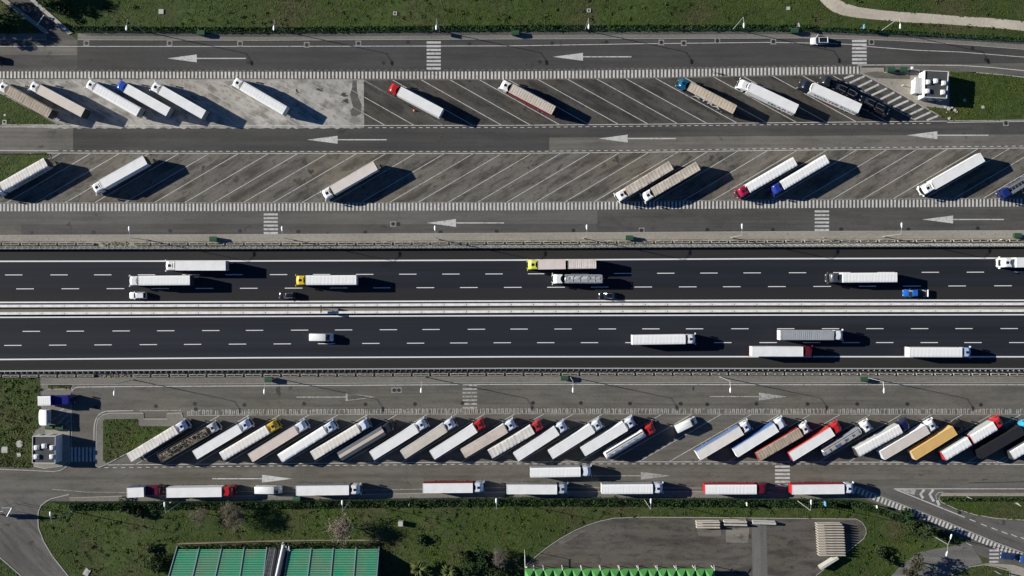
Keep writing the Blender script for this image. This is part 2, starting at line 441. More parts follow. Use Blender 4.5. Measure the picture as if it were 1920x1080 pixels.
structure('lower_service_road', strip_mesh('lower_service_road', fn((0, 420.6), (480, 420.1), (1120, 419.6)), off(f_kerb2, -.5), 40, 1120, 0.008, asph('lane3_dark', (.096, .093, .088), .15)))
structure('lower_service_road', strip_mesh('lower_service_road', off(f_band2t, -0.2), off(f_kerb2, -.5), 1120, X1, 0.008, asph('lane3_mid', (.084, .082, .077), .2)))
# motorway
mway = structure('motorway', strip_mesh('motorway', f_mw_t, f_mw_b, X0, X1, 0.004, M_mway))
structure('motorway_shoulder', strip_mesh('motorway_shoulder', off(f_mw_t, .3), off(f_w1, -1), X0, X1, 0.008, M_shoulder))
structure('motorway_shoulder', strip_mesh('motorway_shoulder', off(f_d2, 1), off(f_w2, -1), X0, X1, 0.008, mat('inner_lane_asphalt', (.0225, .0225, .0240), .9, [('noise', 0.3, (0.02, 1.0), 0, 4, 0.3, 0.7, 0.88, 1.15)], spec=.2)))
structure('motorway_shoulder', strip_mesh('motorway_shoulder', off(f_w4, 1.2), off(f_mw_b, -.3), X0, X1, 0.008, M_shoulder))
structure('median_strip', strip_mesh('median_strip', f_m1, f_m2, X0, X1, 0.008, M_median))
structure('gravel_verge', strip_mesh('gravel_verge', off(f_pav2b, -.5), off(f_railB, 1), X0, X1, 0.02, M_gravel))
structure('gravel_verge', strip_mesh('gravel_verge', off(f_railC, .2), off(f_pav3t, 1), X0, X1, 0.02, mat('shaded_gravel', (.10, .095, .085), .95, [('noise', 1.2, (.5, 1), 0, 6, 0.35, 0.65, 0.45, 1.3)], bump=.8, bscale=2.0)))  # shadow of the guard rail is put into this darker gravel colour
# pavements with kerbs (raised 0.12 m)
def pavement(ft, fb, x0, x1, m, zk=0.12, kerbside='b'):
    o = structure('pavement', strip_mesh('pavement', ft, fb, x0, x1, zk, m, 0.0))
    f = fb if kerbside == 'b' else ft
    g = off(f, 0.9 if kerbside == 'b' else -0.9)
    mk = strip_mesh('kerb', f, g, x0, x1, zk + 0.015, M_kerb, 0.0) if kerbside == 'b' else strip_mesh('kerb', g, f, x0, x1, zk + 0.015, M_kerb, 0.0)
    structure('kerb', mk, o)
    return o
pavement(f_fence, f_kerb1, 146, X1, M_pave_grey)
pavement(fn((0, 63), (100, 63)), fn((0, 74.5), (100, 74.5)), X0, 88, M_pave_grey)
pavement(f_kerb2, f_pav2b, X0, X1, M_pave, kerbside='t')
pavement(f_pav3t, f_kerb3, 76, X1, M_pave_grey)
# fence-side pavement at the bottom
structure('verge_pavement', strip_mesh('verge_pavement', f_ver4, f_fence4, 130, 1590, 0.010, M_pave_grey))
# ramp top left
structure('ramp_road', poly_mesh('ramp_road', [(-30, -40), (38, -40), (60, 2), (128, 62), (146, 75), (80, 76), (88, 63), (8, 0)], 0.016, asph('ramp_asphalt', (.10, .095, .085), .3)))
structure('ramp_kerb', poly_mesh('ramp_kerb', [(38, -40), (50, -40), (68, 2), (137, 62), (129, 65), (58, 2)], 0.22, M_kerb, 0.0))
structure('ramp_kerb', poly_mesh('ramp_kerb', [(-48, -40), (-36, -40), (14, 0), (88, 56), (92, 63), (84, 63), (2, 0)], 0.22, M_pave, 0.0))
# dirt track top right
structure('dirt_track', poly_mesh('dirt_track', [(1524, -30), (1537, 0), (1548, 12), (1562, 22), (1580, 28.5), (1604, 33), (1650, 37.5), (1700, 42), (1760, 44.5), (1810, 48), (1870, 53), (1920, 58), (2060, 74),
    (2060, 54), (1920, 40), (1860, 34), (1800, 30.5), (1740, 25.5), (1690, 22.5), (1650, 19), (1610, 13.5), (1588, 7), (1572, -1), (1558, -30)], 0.012, M_dirt))

# islands
def island(name, pts, m, z=0.12, kerb=True):
    o = structure(name, poly_mesh(name, pts, z, m, 0.0))
    if kerb:
        mk = line_mesh(pts + [pts[0], pts[1]], 0.22, z + 0.016, M_kerb, 'kerb')
        structure('kerb', mk, o)
    return o
G_ISL1 = [(-140, 128), (0, 174), (6, 177), (109, 234), (-140, 234)]
island('grass_island', G_ISL1, M_grass_ground)
G_ISL2 = [(-140, 289), (93, 289), (95, 296), (84, 303), (10, 345), (-140, 430)]
island('grass_island', G_ISL2, M_grass_ground)
P_ISL3 = [(1614, 126), (1657, 126), (1657, 136), (1706, 137), (1708, 131), (1737, 132.5), (1779, 134), (1779, 226.6), (1732, 201.5), (1697, 181.5), (1660, 161), (1630, 146), (1612, 136)]
isl3 = island('service_island', P_ISL3, M_pave)
structure('service_island_lane', poly_mesh('service_island_lane', [(1617, 137.5), (1640, 134), (1706, 137.3), (1706, 149), (1660, 147.5), (1640, 146)], 0.130, M_asph))
G_ISL3 = [(1779.5, 134.2), (1830, 136.2), (1870, 139.6), (1920, 145), (2060, 165), (2060, 222), (1920, 225.5), (1779.5, 226.6)]
island('grass_island', G_ISL3, M_grass_ground)
G_ISL3b = [(1736, 200.5), (1779, 204), (1779, 226), (1774, 225)]
structure('grass_island', poly_mesh('grass_island', G_ISL3b, 0.14, M_grass_ground, 0.05))
# lower left block
structure('lower_left_apron', poly_mesh('lower_left_apron', [(76, 709), (140, 722), (134, 735), (134, 866), (122, 876), (62, 876), (62, 812), (76, 800)], 0.010, M_pave_grey))
G5 = [(-140, 708.5), (75, 708.5), (75, 800), (66, 806), (61, 812), (61, 876), (30, 876), (0, 874), (-140, 868)]
structure('grass_plot', poly_mesh('grass_plot', G5, 0.06, M_grass_ground, 0.0))
island('flower_bed', [(90, 722.5), (133, 722.5), (130, 729.5), (90, 729.5)], M_grass_ground, 0.10)
island('service_island', [(86, 801), (130, 804), (131, 858), (126, 866), (116, 874), (84, 878), (64, 874), (64, 868), (86, 868)], M_pave)
G6 = [(193.5, 789), (197, 786), (258, 785), (260, 799), (330, 799), (322, 806), (240, 848), (199, 868), (193.5, 863)]
P6 = [(181, 800), (184, 786), (193, 777.5), (206, 774.5), (269, 774.5), (269.5, 785.5), (313, 785.5), (313, 775), (340, 774), (346, 790), (322, 806), (240, 849), (200, 870.5), (187, 876), (180, 874)]
structure('service_island', poly_mesh('service_island', P6, 0.10, M_pave_grey, 0.0))
structure('kerb', line_mesh(P6 + [P6[0]], 0.22, 0.118, M_kerb, 'kerb'))
structure('grass_island', poly_mesh('grass_island', G6, 0.14, M_grass_ground, 0.05))
# bottom left road
R_BL = [(-140, 938), (96, 935), (92, 939.5), (80, 945), (74, 955), (71, 968), (72.5, 990), (82, 1015), (98, 1042), (128, 1080), (150, 1105), (70, 1105), (40, 1080), (0, 1045), (-140, 940)]
structure('side_road', poly_mesh('side_road', R_BL, 0.008, asph('side_road_asphalt', (.125, .120, .110), .25, 45)))
structure('side_road', poly_mesh('side_road', [(-140, 870), (0, 874.5), (62, 877), (62, 940), (-140, 942)], 0.0065, M_asph))
structure('kerb', line_mesh([(130, 927), (96, 935), (87, 940), (77, 948), (72.5, 958), (71, 970), (72.5, 990), (82, 1015), (98, 1042), (128, 1080), (150, 1105)], 0.25, 0.10, M_kerb, 'kerb'))
structure('kerb', line_mesh([(-140, 930), (0, 1045), (40, 1080), (66, 1103)], 0.25, 0.10, M_kerb, 'kerb'))
structure('kerb', line_mesh([(-140, 866), (0, 879.5), (60, 882), (100, 884), (114, 882), (124, 876), (130, 868), (131.5, 858)], 0.22, 0.10, M_kerb, 'kerb'))
# bottom right exit road
R_EX = [(1590, 918), (1650, 915), (2060, 915), (2060, 924), (1765, 924), (1758, 926), (1757, 934), (1762, 942), (1790, 956), (1830, 967), (1870, 974), (1920, 977), (2060, 984),
        (2060, 1105), (1960, 1075), (1900, 1058), (1876, 1058), (1835, 1040), (1812, 1014), (1740, 984), (1660, 951), (1610, 932)]
structure('exit_road', poly_mesh('exit_road', R_EX, 0.008, asph('exit_asphalt', (.118, .113, .104), .2, 20)))
G4 = [(1762, 931), (2060, 931), (2060, 982), (1920, 975), (1868, 972), (1828, 965), (1790, 953.5), (1764, 941), (1760, 935)]
island('grass_island', G4, M_grass_ground)
structure('pavement', poly_mesh('pavement', [(1768, 924), (2060, 924), (2060, 931), (1762, 931)], 0.125, M_pave, 0.0))
YARD_P = [(1658, 1105), (1672, 1078), (1690, 1060), (1722, 1036), (1750, 1030), (1786, 1024), (1806, 1018), (1818, 1020), (1835, 1042), (1842, 1056), (1815, 1062), (1780, 1078), (1770, 1105)]
structure('paved_forecourt', poly_mesh('paved_forecourt', YARD_P, 0.014, asph('forecourt_asphalt', (.165, .160, .15), .2)))
structure('paved_forecourt', poly_mesh('paved_forecourt', [(1842, 1057), (1858, 1056), (1900, 1059), (1960, 1076), (1960, 1105), (1890, 1105), (1888, 1066), (1860, 1060)], 0.015, M_pave))
G7 = [(1772, 1105), (1782, 1079), (1816, 1063), (1842, 1058.5), (1860, 1061), (1892, 1070), (1896, 1105)]
island('grass_island', G7, M_grass_ground)
# concrete yard at the bottom
YARD = [(984, 1068), (990, 1056), (1005, 1043), (1025, 1027), (1050, 1010), (1075, 996), (1100, 985), (1125, 977), (1150, 971.5), (1200, 969.5), (1300, 970), (1500, 972), (1605, 973), (1616, 979), (1623, 990), (1624, 1000), (1619, 1010), (1608, 1019), (1530, 1079), (1500, 1120), (984, 1120)]
structure('yard', poly_mesh('yard', YARD, 0.008, M_yard))
structure('kerb', line_mesh(YARD[:19], 0.18, 0.10, M_kerb, 'kerb'))
structure('yard_lane', poly_mesh('yard_lane', [(1409, 972), (1437, 972), (1440, 1120), (1412, 1120)], 0.012, asph('yard_lane_asphalt', (.135, .130, .122), .1, 90)))
structure('yard_patch', poly_mesh('yard_patch', [(1306, 992), (1352, 992), (1352, 1005), (1310, 1005)], 0.012, asph('yard_patch_asphalt', (.15, .138, .118), .3)))
structure('yard_patch', poly_mesh('yard_patch', [(1361, 991), (1405, 990), (1403, 1013), (1400, 1018), (1361, 1017)], 0.012, asph('yard_patch_asphalt', (.19, .18, .155), .3)))
structure('yard_patch', poly_mesh('yard_patch', [(1045, 1014), (1075, 998), (1100, 994), (1080, 1006), (1052, 1022)], 0.012, asph('yard_patch_asphalt', (.14, .13, .115), .3)))

# old oil blots and tyre marks with shapes of their own
M_blot = mat('oil_blot', (.040, .038, .034), .8, [('noise', 1.2, (1, 1), 0, 4, .35, .65, .7, 1.7)])
def blot(p, rx, ry, seed, z=0.0145):
    r = random.Random(seed); n = 22; ph = [r.uniform(0, 6.28) for _ in range(4)]
    pts = []
    for k in range(n):
        a = k * 2 * math.pi / n; q = 1 + .22 * math.sin(2 * a + ph[0]) + .18 * math.sin(3 * a + ph[1]) + .14 * math.sin(5 * a + ph[2]) + r.uniform(-.10, .10)
        pts.append((p[0] + rx * q * math.cos(a), p[1] + ry * q * math.sin(a)))
    structure('oil_stain', poly_mesh('oil_stain', pts, z, M_blot))
for k, (p, rx, ry) in enumerate([((1157, 298), 4.5, 6.5), ((1151, 301), 3, 2.5), ((571, 303.5), 5.5, 7), ((583, 322), 5, 6), ((553, 339), 3.2, 4.5), ((827.5, 262), 4, 12), ((522, 732), 5.5, 10), ((544, 728), 3, 5), ((1353, 295), 2.5, 4), ((1334, 296), 4.5, 6), ((381, 314), 3.5, 4.5), ((1300, 728), 2, 5), ((58, 1018), 5, 5), ((15, 984), 5, 4), ((1107, 359), 3.5, 3), ((991, 315), 3, 2.5), ((1226, 164), 4, 5), ((1149, 180), 8, 5), ((1063, 151), 5, 4), ((1133, 163), 5, 4), ((1831, 296), 3, 2.5), ((600, 168), 6, 4), ((557, 172), 3, 5), ((645, 178), 7, 4), ((648, 190), 8, 4), ((1490, 170), 5, 4), ((1882, 980), 4, 4)]):
    blot(p, rx * .9, ry * .9, k)
for a in ([(1815, 905.5), (1860, 904.5), (1925, 903)], [(1840, 900), (1852, 899)]):
    structure('tyre_mark', line_mesh(a, .25, 0.0145, M_blot, 'tyre_mark'))
# -------- painted markings
ZM = 0.020
def dash_row(parent, f, starts, L, w=0.20, m=M_line_new, name='lane_dash'):
    me = None
    for x in starts:
        a = W(x, f(x)); b = W(x + L, f(x + L))
        if me is None:
            mb = MB(); l = (Vector(b) - Vector(a)).length
            mb.box(0, l, -w / 2, w / 2, 0, 0.003); me = mb.mesh(name, [m])
        obj(name, me, parent, (a[0], a[1], ZM), math.atan2(b[1] - a[1], b[0] - a[0]))
def knots(pairs):
    ns = [p[0] for p in pairs]; xs = [p[1] for p in pairs]
    per = (xs[-1] - xs[0]) / (ns[-1] - ns[0])
    r = []
    for n in range(-1, ns[-1] + 2):
        if n < ns[0]: r.append(xs[0] + (n - ns[0]) * per)
        elif n > ns[-1]: r.append(xs[-1] + (n - ns[-1]) * per)
        else: r.append(float(np.interp(n, ns, xs)))
    return r
dash_row(mway, f_d1, knots([(0, 9.5), (1, 94.5), (2, 176.5), (3, 258.5), (4, 341.5), (5, 422.5), (6, 506), (11, 910), (12, 990), (14, 1151), (17, 1394), (18, 1479), (21, 1728), (23, 1897)]), 32.5)
dash_row(mway, f_d2, knots([(0, 30.5), (1, 115.5), (2, 200), (3, 284), (4, 367), (5, 450), (6, 534), (7, 619), (8, 699.5), (9, 781), (10, 862.5), (11, 945), (12, 1026), (13, 1108), (14, 1189.5), (15, 1273), (16, 1355.5), (17, 1440), (18, 1525), (19, 1610), (20, 1693), (21, 1778), (22, 1864)]), 33)
dash_row(mway, f_d3, knots([(0, 42.5), (1, 125), (2, 211), (3, 294.5), (4, 379), (5, 461), (6, 545.5), (7, 628), (8, 712), (9, 792), (10, 877), (11, 957), (12, 1039.5), (13, 1122.5), (14, 1204), (15, 1286), (16, 1371), (17, 1457), (18, 1541), (19, 1624), (20, 1708), (21, 1791), (22, 1876)]), 32.5)
dash_row(mway, f_d4, knots([(0, 8), (1, 92), (2, 177), (3, 262), (4, 345), (5, 429), (6, 513), (7, 596), (8, 679), (9, 763), (10, 844), (11, 925.5), (12, 1007), (13, 1089), (14, 1172.5), (16, 1339), (17, 1424), (18, 1505.5), (19, 1579), (20, 1642.5), (21, 1726), (22, 1808), (23, 1892)]), 32.5)
for f in (f_w1, f_w2, f_w3, f_w4):
    structure('edge_line', fline(f, X0, X1, 0.36, ZM, M_line_new, 'edge_line'), mway)
structure('edge_line', fline(f_l1, X0, X1, 0.17, ZM, M_line, 'edge_line'), road1)
structure('edge_line', fline(fn((1608, 122), (1700, 121.5), (1800, 122.5), (1860, 126.5), (1920, 132.5)), 1608, X1, 0.2, ZM, M_line, 'edge_line'), road1)
structure('edge_line', fline(f_p1t, X0, 682, 0.14, ZM, M_line_worn, 'edge_line'), lot_c)
structure('edge_line', fline(f_p1t, 682, 1616, 0.10, ZM, M_line_ghost, 'edge_line'), lot_a)
structure('edge_line', fline(f_p1b, 60, 682, 0.16, ZM, M_line, 'edge_line'), lot_c)
structure('edge_line', fline(f_p1b, 682, 1776, 0.17, ZM, M_line, 'edge_line'), lot_a)
structure('edge_line', fline(fn((1776, 229.5), (1920, 227.5)), 1776, X1, 0.17, ZM, M_line, 'edge_line'), lane2)
structure('edge_line', fline(f_p2t, 88, X1, 0.17, ZM, M_line, 'edge_line'), lot_b)
structure('edge_line', fline(f_p2d, X0, 110, 0.17, ZM, M_line, 'edge_line'), lot_b)
structure('edge_line', fline(f_p2b, X0, X1, 0.11, ZM, M_line_worn, 'edge_line'), lot_b)
structure('edge_line', fline(f_l3, 216, X1, 0.2, ZM, M_line, 'edge_line'), lower)
structure('edge_line', fline(f_p3t, 350, X1, 0.14, ZM, M_line_worn, 'edge_line'), lower)
structure('edge_line', fline(f_p3b, 196, 1880, 0.17, ZM, M_line, 'edge_line'), lower)
structure('edge_line', fline(f_edge4, 98, 1600, 0.13, ZM, M_line_worn, 'edge_line'), lower)
structure('edge_line', fline(off(f_ver4, -0.4), 130, 1450, 0.15, ZM + .005, M_kerb, 'edge_line'), lower)
structure('edge_line', line_mesh([(133.5, 741), (134, 736), (136, 731), (140, 727.5), (146, 725.8), (216, 725)], 0.2, ZM, M_line, 'edge_line'), lower)
structure('edge_line', line_mesh([(176, 830), (176.5, 800), (179, 788), (184, 779), (191, 773.5), (200, 770.8), (250, 770)], 0.2, ZM, M_line, 'edge_line'), lower)
structure('edge_line', line_mesh([(262, 770), (340, 769.5)], 0.16, ZM, M_line_worn, 'edge_line'), lower)
structure('edge_line', line_mesh([(1880, 867.3), (1890, 861.5)], 0.2, ZM, M_line, 'edge_line'), lower)
structure('edge_line', line_mesh([(1876, 870.5), (2060, 871.5)], 0.2, ZM, M_line, 'edge_line'), lower)
structure('edge_line', line_mesh([(1676, 916.5), (2060, 916.5)], 0.2, ZM, M_line, 'edge_line'), lower)
structure('edge_line', line_mesh([(1678, 917.2), (1720, 934), (1809, 970)], 0.25, ZM, M_line, 'edge_line'), lower)
structure('edge_line', line_mesh([(134, 726), (134, 866)], 0.16, ZM, M_line_worn, 'edge_line'), lower)
# short dashes along the bays
dash_row(lot_a, f_p1d, [690 + 13.6 * k for k in range(78)], 7.2, 0.15, M_line, 'bay_dash')
dash_row(lot_b, f_p2d, [118 + 13.9 * k for k in range(135)], 7.2, 0.16, M_line, 'bay_dash')
dash_row(lower, f_p3d, [196 + 15.45 * k for k in range(109)], 8, 0.16, M_line, 'bay_dash')
dash_row(road1, fn((0, 131.5), (480, 131.7), (960, 131), (1200, 128.5), (1440, 124.3), (1612, 122)), [20 + 14 * k for k in range(113)], 7.5, 0.10, M_line_ghost, 'bay_dash')
for p in [(1818, 973.5), (1839, 982), (1859, 989.5), (1878, 996.5), (1896, 1002), (1914, 1007.5), (1932, 1013)]:
    o = obj('lane_dash', line_mesh([p, (p[0] + 11, p[1] + 4.6)], 0.22, ZM, M_line, 'lane_dash'), lower)
# bay lines
def bay(parent, pairs, m, w=0.16):
    for a, b in pairs:
        obj('bay_line', line_mesh([a, b], w, ZM, m, 'bay_line'), parent)
b1 = [722.5, 777, 832, 887, 941, 995, 1050, 1104.5, 1160, 1215.5, 1271, 1326, 1382.5, 1438, 1494, 1550, 1606, 1662]
bay(lot_a, [((x - (f_p1b(x) - f_p1t(x)) * 1.765, f_p1t(x - 150)), (x, f_p1b(x))) for x in b1 if x > 830], M_line, 0.17)
bay(lot_a, [((683, f_p1b(722) - (722.5 - 683) / 1.765), (722.5, f_p1b(722))), ((683, f_p1b(777) - (777 - 683) / 1.765), (777, f_p1b(777))), ((683, 150.5), (832, 235.5))], M_line, 0.17)
b1c = [125, 180, 230, 285, 340, 394, 449, 504, 559, 610, 665]
bay(lot_c, [((x - 150, 150.5), (x, 235.5)) for x in b1c], M_line_worn if False else roadpaint('bay_paint_on_concrete', (.50, .49, .47), (.33, .32, .30), .3), 0.14)
bay(lot_c, [((x - 150, 150.5), (682, 150.5 + (682 - x + 150) / 1.765)) for x in (722.5, 777)], _mc.setdefault('x', M_line_worn), 0.13)
b2 = [58, 113.75, 171, 225, 281, 336, 392.5, 447.5, 504, 559, 614, 669.5, 724, 779, 834, 888, 941, 997.5, 1052.5, 1107, 1162, 1217, 1272, 1327.5, 1384, 1439.5, 1495, 1551, 1607.5, 1664, 1720.5, 1778, 1835, 1894, 1950, 2005]
bay(lot_b, [((x, f_p2t(x)), (x - (f_p2b(x) - f_p2t(x)) * 1.715, f_p2b(x - 157))) for x in b2], M_line, 0.16)
b3 = [412, 467.5, 525, 580, 634.5, 690, 745, 802, 856, 909, 966, 1020, 1075, 1130, 1186, 1241, 1297.5, 1352.5, 1409, 1462, 1520, 1576, 1632, 1691, 1747.5, 1805, 1860, 1915, 1970, 2025]
bay(lower, [((x, f_p3t(x)), (x - (f_p3b(x) - f_p3t(x)) * 1.735, f_p3b(x - 157))) for x in b3], M_line, 0.15)
# ladder bands
def ladder(parent, ft, fb, x0, x1, per, w, m, ghost=False):
    mb = MB(); x = x0; k = 0
    while x < x1:
        a = x + random.uniform(-.2, .2)
        if not ghost:
            q = [W(a, fb(a)), W(a + w, fb(a)), W(a + w, ft(a)), W(a, ft(a))]
            mb.add([(p[0], p[1], ZM) for p in q], [(0, 1, 2, 3)])
        else:                               # worn to thin outlines, uneven
            for (u0, u1, t0, t1) in ((0, 1.3, 0, 1), (w - .3, w + 1.2, 0, 1), (0, w + 1, 0, .12)):
                if random.random() < .82:
                    y0, y1 = ft(a), fb(a); d = y1 - y0
                    u0 += random.uniform(-.3, .3); e = random.uniform(0, .2)
                    q = [W(a + u0, y0 + d * t1), W(a + u1, y0 + d * t1), W(a + u1, y0 + d * (t0 + e * (t1 > .5))), W(a + u0, y0 + d * (t0 + e * (t1 > .5)))]
                    mb.add([(p[0], p[1], ZM + .001 * u0 / 8) for p in q], [(0, 1, 2, 3)])
        x += per; k += 1
    o = obj('ladder_band', mb.mesh('ladder_band', [m]), parent); o['kind'] = 'stuff'
    return o
M_band = roadpaint('road_paint_band', (.60, .59, .55), (.20, .19, .17), 0.22)
ladder(road1, f_band1t, f_band1b, X0, 1616, 6.93, 3.5, M_band)
ladder(lot_b, f_band2t, f_band2b, X0, X1, 6.96, 3.4, M_band)
ladder(lower, f_band3t, f_band3b, 351, X1, 7.1, 3.3, roadpaint('road_paint_ladder_worn', (.44, .43, .40), (.11, .105, .095), .35), True)
# ladder band of the exit road
mb = MB(); A = Vector((1601, 917)); B = Vector((1652, 938)); C = Vector((1767, 982)); D = Vector((1870, 1025)); E = Vector((1990, 1069))
chain = [A, B, C, D, E]
for p, q in zip(chain[:-1], chain[1:]):
    n = int((q - p).length / 7.2)
    d = (q - p) / max(n, 1); nn = Vector((-d.y, d.x)).normalized() * 5
    for k in range(n):
        a = p + d * k; b = a + d * .52
        pts = [W(*(a - nn)), W(*(b - nn)), W(*(b + nn)), W(*(a + nn))]
        mb.face(pts, ZM)
o = obj('ladder_band', mb.mesh('ladder_band', [M_band]), lower); o['kind'] = 'stuff'
structure('edge_line', line_mesh([(c.x + 2, c.y - 6) for c in chain], 0.14, ZM, M_line, 'edge_line'), lower)
# pedestrian crossings
def crossing(parent, x0, x1, ytop, n, per, w=4.3, m=M_line, vertical=False):
    e = obj('crossing', None, parent)
    for k in range(n):
        mb = MB()
        if vertical:
            q = [W(x0 + k * per, x1), W(x0 + k * per + w, x1), W(x0 + k * per + w, ytop), W(x0 + k * per, ytop)]
        else:
            y = ytop + k * per
            q = [W(x0, y + w), W(x1, y + w), W(x1, y), W(x0, y)]
        mb.add([(p[0], p[1], ZM + .002) for p in q], [(0, 1, 2, 3)])
        obj('crossing_stripe', mb.mesh('crossing_stripe', [m]), e)
crossing(road1, 800, 826.5, 77.7, 8, 6.95, 4.0)
crossing(road1, 1597.5, 1625, 74.8, 7, 6.9, 4.2)
crossing(road3, 494.5, 521, 400.2, 6, 6.95, 3.7)
crossing(road3, 1527.5, 1554.5, 394.5, 6, 6.95, 3.7)
crossing(lower, 867.5, 894.5, 720.8, 7, 7.0, 3.2, M_line_worn)
crossing(lower, 1453, 1481, 872.8, 6, 7.1, 4.0)
crossing(lower, 133, 865.5, 838.5, 7, 7.0, 3.6, M_line, True)
crossing(lower, 1855, 1873, 1030.5, 4, 7.0, 3.4)
# arrows
def arrow(parent, tip, base, tail, y, m=M_line, outline=False, hh=7.4):
    e = MB(); s = 1 if tail > tip else -1
    tri = [W(tip, y), W(base, y + hh), W(base, y - hh)]
    if outline:
        for i in range(3):
            a = Vector(tri[i]); b = Vector(tri[(i + 1) % 3]); c = (Vector(tri[0]) + Vector(tri[1]) + Vector(tri[2])) / 3
            e.face([a, b, b + (c - b) * .22, a + (c - a) * .22], ZM)
    else:
        e.face(tri, ZM)
    q = [W(base, y + 1), W(tail, y + 1), W(tail, y - 1), W(base, y - 1)]
    e.face(q, ZM)
    obj('direction_arrow', e.mesh('direction_arrow', [m]), parent)
arrow(road1, 313.7, 369, 461, 109.5); arrow(road1, 1036, 1093, 1184, 106.5)
arrow(lane2, 576, 633, 725, 262); arrow(lane2, 1122.5, 1177, 1267, 259.8); arrow(lane2, 1700, 1757.5, 1853, 253.5)
arrow(road3, 800, 855, 945, 418); arrow(road3, 1729, 1787, 1882, 411.5)
arrow(lower, 704, 648, 556, 744.5, M_line_worn, True); arrow(lower, 1476, 1423, 1331, 743.5, M_line_worn)
arrow(lower, 548, 491.5, 398, 897.5); arrow(lower, 1257, 1201.5, 1112, 892, roadpaint('arrow_paint_dull', (.36, .355, .34), (.12, .115, .10), .3))
# hatched triangle by the upper building
hz = [(1582.5, 147, 1600.6, 140.6), (1593, 155.6, 1621, 142.5), (1607.5, 163.7, 1635, 150.6), (1621, 171, 1648, 158), (1634, 178.7, 1663, 165.6), (1651, 186, 1677, 173), (1664, 194, 1690, 180.6), (1675, 201, 1704, 188), (1688, 209, 1717.5, 195), (1701, 217, 1732, 202.5), (1714, 224, 1745, 210), (1737.5, 225.6, 1759, 217)]
for a in hz:
    obj('hatch_stripe', line_mesh([a[:2], a[2:]], 0.52, ZM, M_line, 'hatch_stripe'), lot_a)
obj('hatch_outline', line_mesh([(1562, 142), (1717, 226)], 0.16, ZM, M_line, 'hatch_outline'), lot_a)
# chevrons of the exit gore
for pts in ([(1682, 917.5), (1718, 917.5), (1714, 928), (1700, 924)],):
    obj('gore_fill', poly_mesh('gore_fill', pts, ZM, M_line_worn), lower)
for x in (1733, 1750):
    obj('gore_chevron', line_mesh([(x, 917.5), (x - 7, 927), (x + 2 - (1 if x > 1740 else 4), 934.5 + (x - 1733) * .34)], 0.7, ZM + .002, M_line, 'gore_chevron'), lower)
obj('gore_chevron', line_mesh([(1757, 938), (1761, 947.5)], 0.7, ZM + .002, M_line, 'gore_chevron'), lower)
structure('edge_line', line_mesh([(1768, 922.5), (1759, 924), (1754.5, 929), (1756, 936)], 0.14, ZM, M_line, 'edge_line'), lower)
# diagonal hatching in the lower left lane
for (a, b) in (((96, 789), (118, 774)), ((108, 795), (128, 776)), ((122, 796), (131, 787)), ((112, 769), (120, 767)), ((126, 772), (134, 770))):
    obj('hatch_stripe', line_mesh([a, b], 0.4, ZM, M_line_worn, 'hatch_stripe'), lower)

# manhole covers, set in the roads
mb = MB(); mb.prism([(0.52 * math.cos(i * math.pi / 6), 0.52 * math.sin(i * math.pi / 6)) for i in range(12)], 0, 0.012)
me_man = mb.mesh('manhole_cover', [mat('cast_iron', (.022, .021, .02), .7)])
mb = MB(); mb.box(-.75, .75, -.75, .75, 0, 0.008)
me_pad = mb.mesh('drain_surround', [mat('drain_concrete', (.24, .23, .21), .9)])
spots_u = [(168, 113), (465, 117), (719, 118), (1012, 116), (1035, 81), (1137, 79), (59, 436), (175, 435.5), (319, 432.5), (450, 433), (559, 434), (685, 435.5), (747, 420), (826, 435), (931, 434), (1075, 432), (1202, 432), (1326, 430.5), (1449, 431), (1577, 430), (1703, 430), (1833, 428), (1848, 112), (765, 79), (880, 82), (1574, 79.5), (1823, 90)]
spots_l = [(180, 764), (365, 757), (367, 767), (292, 761.5), (458, 759.5), (570, 757), (685, 758), (778, 757.5), (867, 756), (999, 755.5), (1089, 755.5), (1181, 756.5), (1276, 757), (1326, 758), (1418, 757), (1514, 757.5), (1607, 757.5), (1701, 757.5), (1839, 759), (1799, 961), (581, 712)]
for p in spots_u:
    obj('manhole_cover', me_man, upper, (*W(*p), ZM))
for p in spots_l:
    obj('manhole_cover', me_man, lower, (*W(*p), ZM))
for p in [(672, 81.5), (575, 84), (1240, 79.5), (1345, 76.5), (1450, 78), (1634, 79), (1282, 81), (162, 81), (318, 81), (450, 82), (737, 420), (1203, 432)]:
    obj('drain_surround', me_pad, upper, (*W(*p), ZM - .004)); obj('manhole_cover', me_man, upper, (*W(*p), ZM + .006))
for p in [(1886, 231)]:
    obj('drain_surround', me_pad, upper, (*W(*p), ZM - .004)); obj('manhole_cover', me_man, upper, (*W(*p), ZM + .006))
mb = MB(); mb.box(-.45, .45, -.45, .45, 0, 0.03); me_pl = mb.mesh('drain_surround', [mat('drain_concrete_light', (.36, .35, .31), .9)])
for p in [(739, 731.5), (748, 731.5)]:
    obj('manhole_cover', me_man, lower, (*W(*p), ZM + .004)); obj('drain_surround', me_pad, lower, (*W(*p), ZM - .004))

# ------------------------------------------------------------ vehicles
_me = {}
def cached(key, build):
    if key not in _me:
        _me[key] = build()
    return _me[key]

def outline(xf, xb, hw, rf, bulge=0.06, conc=0.0, z=0.0):
    p = [(xb, -hw), ((xf + xb) / 2, -hw)]
    for t in (0, 30, 60, 90):
        a = math.radians(-90 + t)
        p.append((xf - rf + rf * math.cos(a), -hw + rf + rf * math.sin(a)))
    p.append((xf + bulge, 0))
    for t in (0, 30, 60, 90):
        a = math.radians(t)
        p.append((xf - rf + rf * math.cos(a), hw - rf + rf * math.sin(a)))
    p += [((xf + xb) / 2, hw), (xb, hw), (xb + conc * .75, hw * .5), (xb + conc, 0), (xb + conc * .75, -hw * .5)]
    return [(q[0], q[1], z) for q in p]

